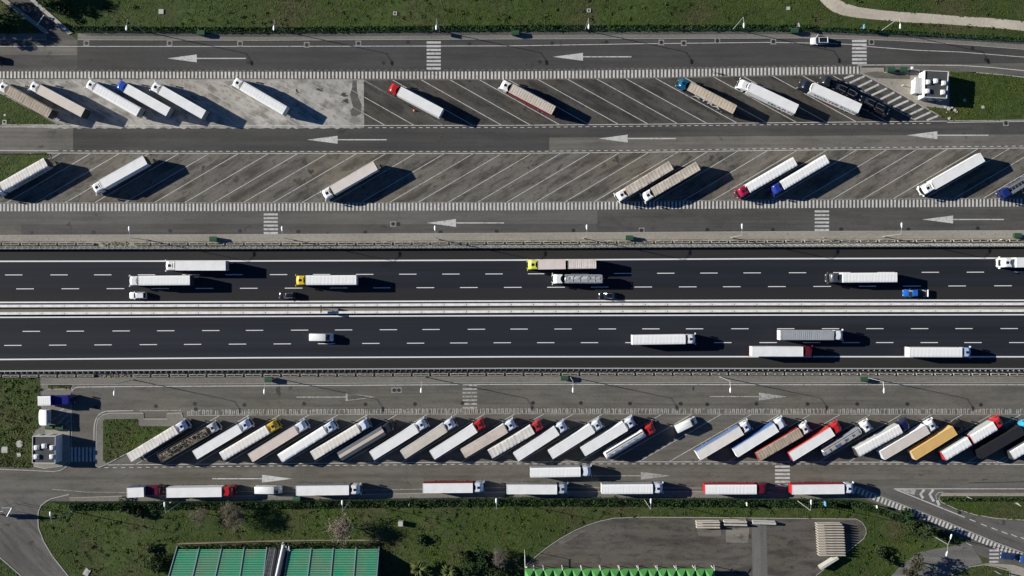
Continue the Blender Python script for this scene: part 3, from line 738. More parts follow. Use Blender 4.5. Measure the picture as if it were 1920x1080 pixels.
def wheel_mesh(r=0.5, w=0.3):
    def b():
        mb = MB(); n = 18
        for (rr, mi, ww) in ((r, 0, w), (r * .58, 1, w + .02)):
            R0 = [(rr * math.cos(2 * math.pi * i / n), -ww / 2, rr * math.sin(2 * math.pi * i / n)) for i in range(n)]
            R1 = [(p[0], ww / 2, p[2]) for p in R0]
            mb.loft([R1, R0], mi)
        return mb.mesh('wheel', [M_tyre, M_hub], True, 40)
    return cached(('wheel', r, w), b)

def add_cab(root, front, color, style='high', hatch=True, visor=False):
    """front of the cab at local x = front; cab is 2.3 m long; parts under one cab mesh"""
    def build():
        mb = MB()
        if style == 'high':
            rings = [outline(-.06, -2.15, 1.2, .3, .05, 0, .5), outline(0, -2.2, 1.24, .3, .08, 0, 1.0), outline(0, -2.2, 1.25, .34, .1, 0, 1.85),
                     outline(-.26, -2.2, 1.25, .36, .1, 0, 2.75), outline(-.30, -2.25, 1.25, .38, .1, .1, 3.02), outline(-.52, -2.5, 1.2, .42, .12, .42, 3.4),
                     outline(-.78, -2.6, 1.13, .45, .12, .5, 3.68), outline(-1.05, -2.55, .95, .4, .1, .5, 3.78)]
        else:
            rings = [outline(-.06, -2.15, 1.2, .3, .05, 0, .5), outline(0, -2.2, 1.22, .3, .08, 0, 1.0), outline(0, -2.2, 1.22, .34, .1, 0, 1.8),
                     outline(-.24, -2.2, 1.2, .36, .1, 0, 2.65), outline(-.36, -2.2, 1.14, .38, .1, 0, 2.9), outline(-.6, -2.1, .95, .4, .1, 0, 3.0)]
        mb.loft(rings)
        return mb.mesh('cab', [paint(color, .28, .5, True, 0.3)], True, 38)
    cab = obj('cab', cached(('cab', style, color), build), root, (front, 0, 0))
    def ws():
        mb = MB(); rows = [(0.02, 1.92, 1.12), (-.235, 2.70, 1.08)]
        ys = [-1, -.75, -.4, 0, .4, .75, 1]
        v = []
        for (x, z, hw) in rows:
            for y in ys:
                yy = y * hw; back = 0.34 * max(0, abs(y) - .7) / .3 * .9
                v.append((x + .1 * (1 - y * y) + .02 - back * abs(y), yy, z))
        n = len(ys)
        mb.add(v, [(i, i + 1, i + 1 + n, i + n) for i in range(n - 1)])
        # dark inner step so that it has thickness
        return mb.mesh('windscreen', [M_glass], True)
    obj('windscreen', cached('windscreen', ws), cab)
    def sw():
        mb = MB(); mb.box(-1.25, -.45, -.012, .012, 1.9, 2.62); return mb.mesh('side_window', [M_glass])
    for s in (-1, 1):
        obj('side_window', cached('sidewin', sw), cab, (0, s * 1.257, 0))
    def mir():
        mb = MB(); mb.box(-.05, .05, -.17, .17, -.4, .4); mb.box(-.02, .02, -.34, -.12, .2, .26); return mb.mesh('mirror', [M_chassis])
    def mirc():
        mb = MB(); mb.box(-.08, .08, -.17, .17, -.42, .42); mb.tube((0, -.16, .3), (-.12, -.36, .3), .04); return mb.mesh('mirror', [paint(color, .3, .5, False)])
    for s in (-1, 1):
        o = obj('mirror', cached(('mirror', color), mirc), cab, (.0, s * 1.42, 2.3))
        if s < 0: o.rotation_euler = (0, 0, math.pi)
    if style == 'high' and hatch:
        def ht():
            mb = MB(); mb.box(-.36, .36, -.34, .34, 0, .05); return mb.mesh('roof_hatch', [mat('hatch_glass', (.015, .018, .03), .2)])
        obj('roof_hatch', cached('hatch', ht), cab, (-1.42, 0, 3.772))
    if visor:
        def vi():
            mb = MB(); mb.box(-.02, .34, -1.12, 1.12, 0, .06); return mb.mesh('sun_visor', [mat('smoked_plastic', (.02, .022, .025), .2)])
        obj('sun_visor', cached('visor', vi), cab, (-.12, 0, 2.86))
    def bump():
        mb = MB(); mb.loft([outline(.08, -.35, 1.22, .3, .08, 0, .35), outline(.10, -.35, 1.25, .3, .08, 0, .78)]); return mb.mesh('bumper', [M_chassis], True, 40)
    obj('bumper', cached('bumper', bump), cab)
    def hl():
        mb = MB(); mb.box(-.04, .04, -.17, .17, -.1, .1); return mb.mesh('headlight', [M_lamp])
    for s in (-1, 1):
        obj('headlight', cached('headlight', hl), cab, (.09, s * .8, .9))
    return cab

def chassis_mesh(L):
    def b():
        mb = MB()
        mb.box(-L, -.4, -.45, .45, .62, .95)
        mb.box(-L, -L + 2.6, -1.2, -.55, .92, 1.06); mb.box(-L, -L + 2.6, .55, 1.2, .92, 1.06)
        for s in (-1, 1):
            mb.tube((-L + 3.9, s * .88, .72), (-L + 2.75, s * .88, .72), .34, n=10)
        mb.box(-L + .6, -L + 1.9, -.42, .42, .98, 1.14)
        return mb.mesh('chassis', [M_chassis])
    return cached(('chassis', round(L, 2)), b)

def roof_mesh(L, hw, kind, nrib, m, seed=0, depth=.075):
    """roof from x=0 (rear) to L, local z 0 = eaves"""
    mb = MB()
    if kind == 'rib':
        n = nrib * 4; ys = [-1, -.93, -.5, 0, .5, .93, 1]
        rr = random.Random(seed)
        amp = [rr.uniform(.6, 1.25) for _ in range(nrib + 1)]
        v = []
        for i in range(n + 1):
            t = i / n * nrib; k = min(int(t), nrib - 1)
            sag = -depth * amp[k] * (math.sin(math.pi * (t - k)) ** 0.8 if 0 < t - k < 1 else 0)
            for y in ys:
                z = .11 + (sag if abs(y) < .9 else 0) + (.0 if abs(y) < 1 else -.10)
                v.append((L * i / n, y * hw, z))
        c = len(ys)
        mb.add(v, [(i * c + j, (i + 1) * c + j, (i + 1) * c + j + 1, i * c + j + 1) for i in range(n) for j in range(c - 1)])
        return mb.mesh('roof', [m], True, 50)
    # flat sheet roof with raised edge trims
    mb.box(0, L, -hw, hw, 0, .035)
    mb.box(0, L, -hw, -hw + .07, .035, .06); mb.box(0, L, hw - .07, hw, .035, .06)
    mb.box(L - .08, L, -hw + .07, hw - .07, .035, .058); mb.box(0, .08, -hw + .07, hw - .07, .035, .058)
    return mb.mesh('roof', [m])

def side_text(parent, txt, x, z, side, size, m, stretch=1.0):
    cu = bpy.data.curves.new('lettering', 'FONT')
    cu.body = txt; cu.size = size; cu.align_x = 'CENTER'; cu.align_y = 'CENTER'; cu.extrude = 0.004; cu.resolution_u = 2; cu.offset = 0.02
    t = bpy.data.objects.new('tmp_text', cu); col.objects.link(t)
    bpy.context.view_layer.update()
    me = bpy.data.meshes.new_from_object(t.evaluated_get(bpy.context.evaluated_depsgraph_get()))
    bpy.data.objects.remove(t); bpy.data.curves.remove(cu)
    me.name = 'lettering'; me.materials.clear(); me.materials.append(m)
    o = obj('lettering', me, parent, (x, side * 1.292, z))
    o.scale = (stretch, 1, 1)
    o.rotation_euler = (math.pi / 2, 0, math.pi if side > 0 else 0)
    return o

def box_body(root, xr, xf, o):
    """box body (rear xr to front xf) with its roof, doors, skirts, wheels; returns the part"""
    L = xf - xr; hw = 1.275; zt = o.get('h', 4.0); zb = o.get('zb', 1.12)
    sm = o['side_m']; rm = o['rear_m']
    mb = MB()
    v = [(xr, -hw, zb), (xf, -hw, zb), (xf, hw, zb), (xr, hw, zb), (xr, -hw, zt - .05), (xf, -hw, zt - .05), (xf, hw, zt - .05), (xr, hw, zt - .05)]
    mb.add(v, [(3, 2, 1, 0), (0, 1, 5, 4), (1, 2, 6, 5), (2, 3, 7, 6), (4, 5, 6, 7)], 0)
    mb.add(v, [(3, 0, 4, 7)], 1)
    mb.box(xr + .3, xf - 3.2, -.5, .5, .8, zb, 2)
    if o.get('roof') == 'open':
        pass
    tr = obj(o.get('part', 'trailer'), mb.mesh('trailer', [sm, rm, M_chassis]), root)
    if o['roof'] == 'rib':
        obj('roof', roof_mesh(L, hw, 'rib', o.get('nrib', 16), o['roof_m'], o.get('seed', 0), .018 + .10 * min(o.get('dirty', .25), .35)), tr, (xr, 0, zt - .05))
    elif o['roof'] == 'flat':
        obj('roof', roof_mesh(L, hw, 'flat', 0, o['roof_m']), tr, (xr, 0, zt - .05))
    elif o['roof'] == 'tipper':
        mb = MB(); ys = [(-hw, 0), (-.42, .22), (-.4, .26), (.4, .26), (.42, .22), (hw, 0)]
        for k in range(5):
            (y0, z0), (y1, z1) = ys[k], ys[k + 1]
            mb.add([(0, y0, z0), (L, y0, z0), (L, y1, z1), (0, y1, z1)], [(0, 1, 2, 3)], 1 if k in (1, 2, 3) else 0)
        mb.add([(0, y, z) for y, z in ys], [(5, 4, 3, 2, 1, 0)], 0); mb.add([(L, y, z) for y, z in ys], [(0, 1, 2, 3, 4, 5)], 0)
        obj('roof', mb.mesh('roof', [o['side_m'], o['roof_m']]), tr, (xr, 0, zt - .04))
    elif o['roof'] == 'load':
        mb = MB(); mb.box(0, L, -hw, -hw + .06, 0, .25); mb.box(0, L, hw - .06, hw, 0, .25); mb.box(0, .08, -hw + .06, hw - .06, 0, .22); mb.box(L - .08, L, -hw + .06, hw - .06, 0, .3)
        obj('side_board', mb.mesh('side_board', [sm]), tr, (xr, 0, zt - .05))
        mb = MB(); rr = random.Random(3)
        nx, ny = 46, 9; v = []
        for i in range(nx + 1):
            for j in range(ny + 1):
                z = .02 + .16 * math.sin(math.pi * j / ny) * rr.uniform(.3, 1.2)
                v.append((.1 + (L - .2) * i / nx + rr.uniform(-.08, .08), -hw + .08 + (2 * hw - .16) * j / ny, z))
        mb.add(v, [(i * (ny + 1) + j, (i + 1) * (ny + 1) + j, (i + 1) * (ny + 1) + j + 1, i * (ny + 1) + j + 1) for i in range(nx) for j in range(ny)])
        for _ in range(170):
            x, y = rr.uniform(.4, L - .4), rr.triangular(-hw + .2, hw - .2, .35); a = rr.uniform(0, 6.3); s = rr.uniform(.12, .34)
            mb.tube((x, y, .12), (x + s * math.cos(a) * 1.6, y + s * math.sin(a), .12 + rr.uniform(.05, .3)), s * .5, s * .2, 5, rr.choice([1, 1, 2]))
        obj('scrap_load', mb.mesh('scrap_load', [fabric((.20, .17, .12), .7), mat('scrap_dark', (.035, .034, .03), .8), mat('scrap_grey', (.13, .125, .11), .8)]), tr, (xr, 0, zt - .05))
    # rear doors
    def rd():
        mb = MB(); mb.box(-.035, 0, .02, hw - .04, zb + .05, zt - .12)
        for yy in (.35, .9):
            mb.tube((-.06, yy, zb + .1), (-.06, yy, zt - .2), .025, n=5)
        return mb.mesh('rear_door', [rm])
    dm = cached(('rdoor', rm.name, zb, zt), rd)
    obj('rear_door', dm, tr, (xr, 0, 0)); obj('rear_door', dm, tr, (xr, -hw, 0))
    # underrun bar and lamps
    def ub():
        mb = MB(); mb.box(-.1, .05, -1.2, 1.2, .45, .62); mb.box(-.02, .25, -.5, -.4, .62, zb); mb.box(-.02, .25, .4, .5, .62, zb); return mb.mesh('underrun_bar', [M_chassis])
    obj('underrun_bar', cached(('underrun', zb), ub), tr, (xr + .1, 0, 0))
    def tl():
        mb = MB(); mb.box(-.05, .0, -.2, .2, -.07, .07); return mb.mesh('tail_light', [M_tail])
    for s in (-1, 1):
        obj('tail_light', cached('tail', tl), tr, (xr, s * .95, .74))
    # side skirt / pallet boxes
    sk = o.get('skirt')
    def skm():
        mb = MB(); a, b = L * .34, L * .66
        mb.box(a, b, -.03, .03, .5, zb - .02)
        return mb.mesh('side_skirt', [sk or M_chassis])
    if L > 9:
        obj('side_skirt', cached(('skirt', round(L, 1), (sk or M_chassis).name), skm), tr, (xr, -1.24, 0)); obj('side_skirt', cached(('skirt', round(L, 1), (sk or M_chassis).name), skm), tr, (xr, 1.24, 0))
        def lg():
            mb = MB(); mb.box(-.07, .07, -.07, .07, .12, 1.1); mb.box(-.14, .14, -.14, .14, .06, .12); return mb.mesh('landing_leg', [M_chassis])
        for s in (-1, 1):
            obj('landing_leg', cached('landleg', lg), tr, (xf - 2.9, s * .85, 0))
    wm = wheel_mesh(.5, .38)
    axles = o.get('axles', (2.6, 3.9, 5.2))
    for ax in axles:
        for s in (-1, 1):
            obj('wheel', wm, tr, (xr + ax, s * 1.05, .5))
    if o.get('fridge'):
        def fr():
            mb = MB(); rings = []
            for z, e in ((2.0, 0), (3.5, .1), (3.85, 0.05), (4.0, -.12)):
                rings.append([(0, -1.05, z), (.28 + e, -1.0, z), (.42 + e, -.6, z), (.45 + e, 0, z), (.42 + e, .6, z), (.28 + e, 1.0, z), (0, 1.05, z)])
            mb.loft(rings); mb.box(.12, .24, -.7, .7, 3.99, 4.02, 1)
            return mb.mesh('cooling_unit', [paint(OFFW), M_chassis], True, 40)
        obj('cooling_unit', cached('fridge', fr), tr, (xf, 0, 0))
    for t in o.get('text', ()):
        side_text(tr, t[0], (xr + xf) / 2 + t[1], t[2], t[3], t[4], t[5], t[6] if len(t) > 6 else 1.0)
    return tr

def tank_body(root, xr, xf, o):
    L = xf - xr; zc, ry, rz = 2.35, 1.2, o.get('rz', 1.15); n = 20
    mb = MB(); rings = []
    for x, s in ((0, .75), (.06, .86), (.25, .97), (.45, 1), (L - .45, 1), (L - .25, .97), (L - .06, .86), (L, .75)):
        rings.append([(xr + x, ry * s * math.cos(2 * math.pi * i / n), zc + rz * s * math.sin(2 * math.pi * i / n)) for i in range(n)])
    mb.loft(rings)
    tr = obj('tank_trailer', mb.mesh('tank_trailer', [o['side_m']], True, 45), root)
    zt = zc + rz
    mb = MB(); mb.box(xr + .5, xf - .5, .18, .72, zt - .10, zt - .04)
    for s in (.15, .75):
        mb.box(xr + .4, xf - .4, s - .03, s + .03, zt - .1, zt + .10)
    obj('walkway', mb.mesh('walkway', [M_metal]), tr)
    if o.get('frame'):
        mb = MB()
        for s in (-.95, .95):
            mb.box(xr + .1, xf - .1, s - .05, s + .05, zt - .2, zt + .12)
        for k in range(6):
            x = xr + .3 + (L - .6) * k / 5; mb.box(x - .05, x + .05, -.9, .9, zt - .02, zt + .06)
        obj('top_frame', mb.mesh('top_frame', [M_metal]), tr)
    for k in range(o.get('nh', 5)):
        x = xr + L * (.1 + .8 * k / max(o.get('nh', 5) - 1, 1)) if not o.get('hx') else xr + L * o['hx'][k]
        def hm():
            mb = MB()
            if o.get('square'):
                mb.box(-.55, .55, -.5, .5, -.14, .16)
            else:
                mb.prism([(.3 * math.cos(i * math.pi / 6), .3 * math.sin(i * math.pi / 6)) for i in range(12)], -.1, .12)
                mb.box(.45, .62, -.1, .1, -.1, .12)
            return mb.mesh('hatch', [o['hatch_m']])
        obj('hatch', cached(('thatch', o.get('square'), o['hatch_m'].name), hm), tr, (x, -.1 if o.get('square') else -.25, zt))
    mb = MB(); mb.box(xr + .3, xf - 1.2, -.5, .5, .8, 1.25); mb.box(xr, xr + .2, -1.2, 1.2, .45, .62)
    obj('frame', mb.mesh('frame', [M_chassis]), tr)
    wm = wheel_mesh(.5, .38)
    for ax in (1.6, 2.9, 4.2):
        for s in (-1, 1):
            obj('wheel', wm, tr, (xr + ax, s * 1.03, .5))
    def mud():
        mb = MB()
        for s in (-1, 1):
            mb.box(1.0, 4.8, s * 1.05 - .2, s * 1.05 + .2, 1.06, 1.12)
        return mb.mesh('mudguard', [paint(OFFW)])
    obj('mudguard', cached('tankmud', mud), tr, (xr, 0, 0))
    return tr

def place(F, R, hF=3.3, hR=3.95):
    """front and rear centre points of the roof in the photo -> world midpoint, heading, length"""
    f = Vector(W(F[0], F[1], hF)); r = Vector(W(R[0], R[1], hR))
    return (f + r) / 2, math.atan2(f.y - r.y, f.x - r.x), (f - r).length

def truck(label, F, R, cab, roof='flat', roofc=WHITE, sidec=None, rearc=None, group=None, style='high', hatch=True, visor=False, **o):
    mid, ang, L = place(F, R, 3.0 if style == 'low' else 3.2, 3.95)
    kind = o.get('kind', 'semi')
    t = thing('articulated_truck' if kind == 'semi' else 'tanker_truck' if kind == 'tank' else 'drawbar_truck' if kind == 'drawbar' else 'box_truck', label, 'truck', (mid.x, mid.y, ZM), ang, group)
    xf = L / 2; xr = -L / 2
    add_cab(t, xf, cab, style, hatch, visor)
    sidec = sidec or roofc; rearc = rearc or sidec
    o['roof'] = roof
    if 'roof_m' not in o:
        o['roof_m'] = fabric(roofc, o.get('dirty', .25)) if roof in ('rib', 'tipper') else paint(roofc, .55, .3)
    o['side_m'] = o.get('side_m') or paint(sidec, .5, .3); o['rear_m'] = paint(rearc, .5, .3)
    wt = wheel_mesh(.5, .32)
    if kind in ('semi', 'tank'):
        ch = obj('chassis', chassis_mesh(6.1), t, (xf, 0, 0))
        for s in (-1, 1):
            obj('wheel', wt, t, (xf - 1.45, s * 1.05, .5))
            obj('wheel', wheel_mesh(.5, .58), t, (xf - 5.15, s * .92, .5))
        gap = o.get('gap', 2.95)
        if kind == 'semi':
            box_body(t, xr, xf - gap, o)
        else:
            tank_body(t, xr, xf - gap - .2, o)
    elif kind == 'drawbar':
        f1, f2 = o['split']                   # fractions of length from the front: end of the truck body, start of the trailer body
        ch = obj('chassis', chassis_mesh(L * f1 - .3), t, (xf, 0, 0))
        for s in (-1, 1):
            obj('wheel', wt, t, (xf - 1.45, s * 1.05, .5))
        a = dict(o); a.update(part='truck_body', axles=(1.6, 2.9), seed=5)
        if 'first_roof' in o: a['roof'] = o['first_roof']; a['roof_m'] = paint(o.get('first_c', roofc), .6, .3)
        box_body(t, xf - L * f1, xf - 2.75, a)
        b = dict(o); b.update(part='trailer', axles=(1.4, 2.7, L * (1 - f2) - 1.5), seed=9)
        box_body(t, xr, xf - L * f2, b)
        mb = MB(); mb.box(xf - L * f2, xf - L * f1, -.12, .12, .7, .9); obj('drawbar', mb.mesh('drawbar', [M_chassis]), t)
    else:                                     # rigid box lorry
        gap = o.get('gap', 2.7)
        obj('chassis', chassis_mesh(L - .6), t, (xf, 0, 0))
        for s in (-1, 1):
            obj('wheel', wt, t, (xf - 1.4, s * 1.05, .5))
        if o.get('deck'):
            mb = MB(); mb.box(xf - gap, xf - 2.4, -1.2, 1.2, .9, 2.5); obj('crew_cab', mb.mesh('crew_cab', [paint(cab, .3, .5)]), t)
        o['axles'] = (1.3,) ; o['part'] = 'box_body'
        box_body(t, xr, xf - gap, o)
    return t

# ---- cars, vans, pick-up
def car(label, name, cat, loc, ang, color, L=4.4, w=1.8, h=1.5, z=0.0, group=None, roof_m=None, estate=False, rails=False, open_door=False):
    t = thing(name, label, cat, (loc[0], loc[1], z), ang, group)
    pm = paint(color, .22, .5, False, .6)
    hl = L / 2; hw = w / 2
    def sec(x, wf, zb, zt, top):
        ww = hw * wf
        return [(x, -ww, zb), (x, -ww, zb + (zt - zb) * .55), (x, -ww * .97, zt - .06), (x, -ww * top, zt), (x, 0, zt + .02), (x, ww * top, zt), (x, ww * .97, zt - .06), (x, ww, zb + (zt - zb) * .55), (x, ww, zb)]
    bz = h * .62
    def body():
        mb = MB()
        mb.loft([sec(-hl, .78, .4, bz * .88, .7), sec(-hl + .12, .92, .28, bz * .97, .8), sec(-hl + .5, 1, .24, bz, .85), sec(-.2 * hl, 1, .22, bz, .86), sec(.3 * hl, 1, .22, bz * .99, .86),
                 sec(.55 * hl, 1, .22, bz * .95, .84), sec(hl - .35, .96, .25, bz * .86, .8), sec(hl - .1, .86, .32, bz * .74, .7), sec(hl, .7, .4, bz * .62, .6)])
        return mb.mesh('body', [pm], True, 42)
    bd = obj('body', cached(('carbody', L, w, h, color), body), t)
    # greenhouse of glass, tapering to the roof
    xb0, xb1 = (-hl + .12 if estate else -hl + .45), .42 * hl
    xt0, xt1 = (-hl + .5 if estate else -hl + 1.15), .10 * hl
    def gh():
        mb = MB()
        R0 = [(q[0], q[1], bz - .03) for q in outline(xb1, xb0, hw * .9, .18, .08)]
        R1 = [(q[0], q[1], h - .03) for q in outline(xt1, xt0, hw * .74, .14, .06)]
        mb.loft([R0, R1]); return mb.mesh('windows', [M_glass], True, 30)
    obj('windows', cached(('cargh', L, w, h, estate), gh), t)
    def rf():
        mb = MB()
        R0 = [(q[0], q[1], h - .035) for q in outline(xt1 + .02, xt0 - .02, hw * .75, .14, .06)]
        R1 = [(q[0], q[1], h + .03) for q in outline(xt1 - .12, xt0 + .12, hw * .66, .14, .06)]
        mb.loft([R0, R1])
        for s in (-1, 1):                       # roof pillars
            for (a, b) in (((xb1 - .1, hw * .86), (xt1 - .02, hw * .72)), ((xb0 + .08, hw * .87), (xt0 + .03, hw * .72)), (((xb0 + xb1) / 2, hw * .905), ((xt0 + xt1) / 2, hw * .75))):
                mb.tube((a[0], s * a[1], bz - .02), (b[0], s * b[1], h - .02), .045, n=5)
        return mb.mesh('roof', [roof_m or pm], True, 40)
    obj('roof', cached(('carrf', L, w, h, estate, (roof_m or pm).name), rf), t)
    if roof_m is not None:
        mb = MB()
        for s in (-1, 1):
            mb.tube((xt0 - .25, s * hw * .72, h - .02), (xt1 + .15, s * hw * .72, h - .02), .07, n=6)
        mb.tube((xt0 - .1, -hw * .7, h), (xt0 - .1, hw * .7, h), .1, n=6); mb.tube((xt1 + .1, -hw * .7, h - .02), (xt1 + .1, hw * .7, h - .02), .07, n=6)
        obj('roof_rim', mb.mesh('roof_rim', [pm], True, 50), t)
    if rails:
        mb = MB()
        for s in (-1, 1):
            mb.tube((xt0, s * hw * .68, h + .05), (xt1, s * hw * .68, h + .05), .03, n=5)
        obj('roof_rails', mb.mesh('roof_rails', [M_metal]), t)
    def hlm():
        mb = MB(); mb.box(-.05, .05, -.17, .17, -.06, .06); return mb.mesh('headlight', [M_lamp])
    def tlm():
        mb = MB(); mb.box(-.04, .04, -.16, .16, -.07, .07); return mb.mesh('tail_light', [M_tail])
    for s in (-1, 1):
        obj('headlight', cached('carhl', hlm), t, (hl - .06, s * hw * .58, bz * .66))
        obj('tail_light', cached('cartl', tlm), t, (-hl + .02, s * hw * .62, bz * .8))
        def mr():
            mb = MB(); mb.box(-.08, .08, -.1, .1, -.07, .07); return mb.mesh('door_mirror', [pm])
        obj('door_mirror', cached(('carmir', color), mr), t, (.33 * hl, s * (hw + .08), bz + .05))
        for x in (hl - .85, -hl + .8):
            obj('wheel', wheel_mesh(.32, .22), t, (x, s * (hw - .1), .32))
    if open_door:
        mb = MB(); mb.box(-.95, 0, -.04, .04, .35, bz + .02); mb.box(-.85, -.1, -.02, .02, bz + .02, h - .12, 1)
        d = obj('open_door', mb.mesh('open_door', [pm, M_glass]), t, (.30 * hl, -hw, 0)); d.rotation_euler = (0, 0, math.radians(62))
    return t

def van(label, F, R, color=WHITE, h=2.45, group=None, solar=False):
    f = Vector(W(F[0], F[1], 1.2)); r = Vector(W(R[0], R[1], h)); mid = (f + r) / 2; L = (f - r).length
    t = thing('delivery_van', label, 'van', (mid.x, mid.y, ZM), math.atan2(f.y - r.y, f.x - r.x), group)
    pm = paint(color, .3, .5, True, .4); hl = L / 2; hw = 1.0
    mb = MB()
    def sec(x, zt, wt, zb=.3, ww=hw):
        return [(x, -ww, zb), (x, -ww * .99, zb + (zt - zb) * .6), (x, -ww * wt, zt - .1), (x, -ww * (wt - .12), zt), (x, 0, zt + .03), (x, ww * (wt - .12), zt), (x, ww * wt, zt - .1), (x, ww * .99, zb + (zt - zb) * .6), (x, ww, zb)]
    mb.loft([sec(-hl, h - .08, .9), sec(-hl + .12, h, .93), sec(hl - 2.0, h, .93), sec(hl - 1.75, h - .06, .92), sec(hl - .85, 1.35, .93), sec(hl - .2, 1.05, .9), sec(hl, .8, .8, .4, .9)])
    obj('body', mb.mesh('body', [pm], True, 35), t)
    mb = MB()
    a, b = (hl - 1.68, h - .07), (hl - .90, 1.41)
    mb.add([(b[0] + .03, -.86, b[1]), (b[0] + .07, 0, b[1] + .03), (b[0] + .03, .86, b[1]), (a[0] + .03, .72, a[1]), (a[0] + .07, 0, a[1] + .05), (a[0] + .03, -.72, a[1])], [(0, 1, 4, 5), (1, 2, 3, 4)])
    mb.add([(b[0] + .02, -.86, b[1] - .05), (b[0] + .05, 0, b[1] - .03), (b[0] + .02, .86, b[1] - .05), (b[0] + .03, -.86, b[1]), (b[0] + .07, 0, b[1] + .03), (b[0] + .03, .86, b[1])], [(0, 1, 4, 3), (1, 2, 5, 4)])
    obj('windscreen', mb.mesh('windscreen', [M_glass], True), t)
    for s in (-1, 1):
        mb = MB(); mb.box(-.5, .4, -.012, .012, 1.4, 1.95); obj('side_window', mb.mesh('side_window', [M_glass]), t, (hl - 1.75, s * .972, 0))
        mb = MB(); mb.box(-.08, .08, -.12, .12, -.15, .15); obj('door_mirror', mb.mesh('door_mirror', [M_chassis]), t, (hl - 1.1, s * 1.12, 1.45))
        mb = MB(); mb.box(-.06, .04, -.16, .16, -.12, .12); obj('headlight', mb.mesh('headlight', [M_lamp]), t, (hl - .06, s * .68, .85))
        mb = MB(); mb.box(-.03, .03, -.07, .07, -.25, .25); obj('tail_light', mb.mesh('tail_light', [M_tail]), t, (-hl, s * .86, 1.1))
        for x in (hl - .95, -hl + 1.05):
            obj('wheel', wheel_mesh(.35, .24), t, (x, s * .88, .35))
        mb = MB(); mb.box(0, .02, .02, .88, .45, h - .3); obj('rear_door', mb.mesh('rear_door', [pm]), t, (-hl - .012, -.9 if s < 0 else 0, 0))
    return t

def car_carrier(label, F, R, cabc, deckc, style='high', decks=True, group=None, top=2.1):
    mid, ang, L = place(F, R, 3.0, top)
    t = thing('car_transporter', label, 'truck', (mid.x, mid.y, ZM), ang, group)
    xf, xr = L / 2, -L / 2
    add_cab(t, xf, cabc, style, hatch=False)
    obj('chassis', chassis_mesh(L * .42), t, (xf, 0, 0))
    dm = paint(deckc, .45, .4)
    def deck(x0, x1, z, tilt=0):
        mb = MB()
        for s in (-1, 1):
            mb.box(x0, x1, s * .78 - .3, s * .78 + .3, z, z + .08)
            mb.box(x0, x1, s * 1.2 - .05, s * 1.2 + .05, z - .1, z + .14)
        n = int((x1 - x0) / .9)
        for k in range(n + 1):
            x = x0 + (x1 - x0) * k / n
            mb.box(x - .04, x + .04, -1.15, 1.15, z - .08, z - .005)
        return mb.mesh('loading_deck', [dm])
    g = xf - L * .47
    obj('loading_deck', deck(g + .5, xf - (2.4 if not decks else 2.0), top), t); obj('loading_deck', deck(xr, g, top), t)
    obj('loading_deck', deck(xr + .3, g - .3, .9), t)
    mb = MB()
    for x in (xr + .4, xr + 3.5, xr + 6.5, g - .3, g + .9, xf - 2.7):
        for s in (-1, 1):
            mb.box(x - .07, x + .07, s * 1.2 - .07, s * 1.2 + .07, .6, top)
    mb.box(xr, g + .8, -.3, .3, .62, .86)
    obj('frame', mb.mesh('frame', [dm]), t)
    for x in (xf - 1.45, xf - 5.0, xf - 6.3, xr + 3.2, xr + 4.4):
        for s in (-1, 1):
            obj('wheel', wheel_mesh(.45, .32), t, (x, s * 1.0, .45))
    return t, mid, ang, L, xf, xr

# ------------------------------------------------------------ the trucks, row by row
TX_BLACK = mat('lettering_black', (.015, .015, .018), .5)
TX_DARK = mat('lettering_dark_blue', (.012, .015, .03), .5)
TX_WHITE = mat('lettering_white', (.75, .75, .73), .5)
TX_GREEN = mat('lettering_green', (.03, .22, .14), .5)
g1 = 'trucks parked in the top row of bays'
truck('truck at the left edge of the top row with taupe ribbed tarpaulin roof', (-2, 158.5), (94, 213), WHITE, 'rib', TAUPE, BEIGE, DKGREY, g1, dirty=.5, nrib=18, seed=1)
truck('second truck from the left in the top row, smooth sand coloured roof', (56, 158), (155.5, 211.5), WHITE, 'flat', CREAM, OFFW, DKGREY, g1)
truck('white truck parked just left of the blue cab in the top row', (162, 154.5), (260, 210), WHITE, 'rib', WHITE, WHITE, GREY, g1, dirty=.06, nrib=15, seed=3)
truck('truck with a bright blue cab and plain white trailer on the pale concrete bays', (219.5, 156), (315.5, 210), BLUE, 'flat', WHITE, WHITE, GREY, g1, hatch=False)
truck('all white truck just right of the blue cab in the top row', (284, 159), (382, 215), WHITE, 'flat', WHITE, WHITE, GREY, g1)
truck('lone all white truck on the stained pale concrete, lightly ribbed roof', (437, 151), (534, 207), WHITE, 'rib', WHITE, WHITE, OFFW, g1, dirty=.05, nrib=14, seed=4)
truck('truck with a red cab and white trailer in the top row', (730, 161.5), (827, 212), (.42, .02, .02), 'flat', WHITE, OFFW, OFFW, g1, hatch=False)
truck('white cabbed truck with beige ribbed roof and red trailer sides', (939, 156), (1038, 207), WHITE, 'rib', (.55, .49, .41), MAROON, NAVY, g1, dirty=.35, nrib=19, seed=6, skirt=paint(MAROON, .5, .3))
truck('truck with a teal cab, sand ribbed roof and white letters along its side', (1272.5, 152.5), (1378, 205.5), TEAL, 'rib', (.56, .47, .36), (.03, .03, .034), NAVY, g1, dirty=.45, nrib=16, seed=7,
      text=[('XTRA', .6, 2.55, 1, 3.1, TX_WHITE, 1.0)])
truck('plain white truck with dark and green letters low on its white side', (1385, 155), (1494, 204.5), WHITE, 'flat', WHITE, WHITE, WHITE, g1, hatch=False, fridge=True,
      text=[('BARSI', -3.6, 2.4, 1, 2.0, TX_BLACK, 1.25), ('B', -.1, 2.5, 1, 2.2, TX_GREEN, 1.3)])
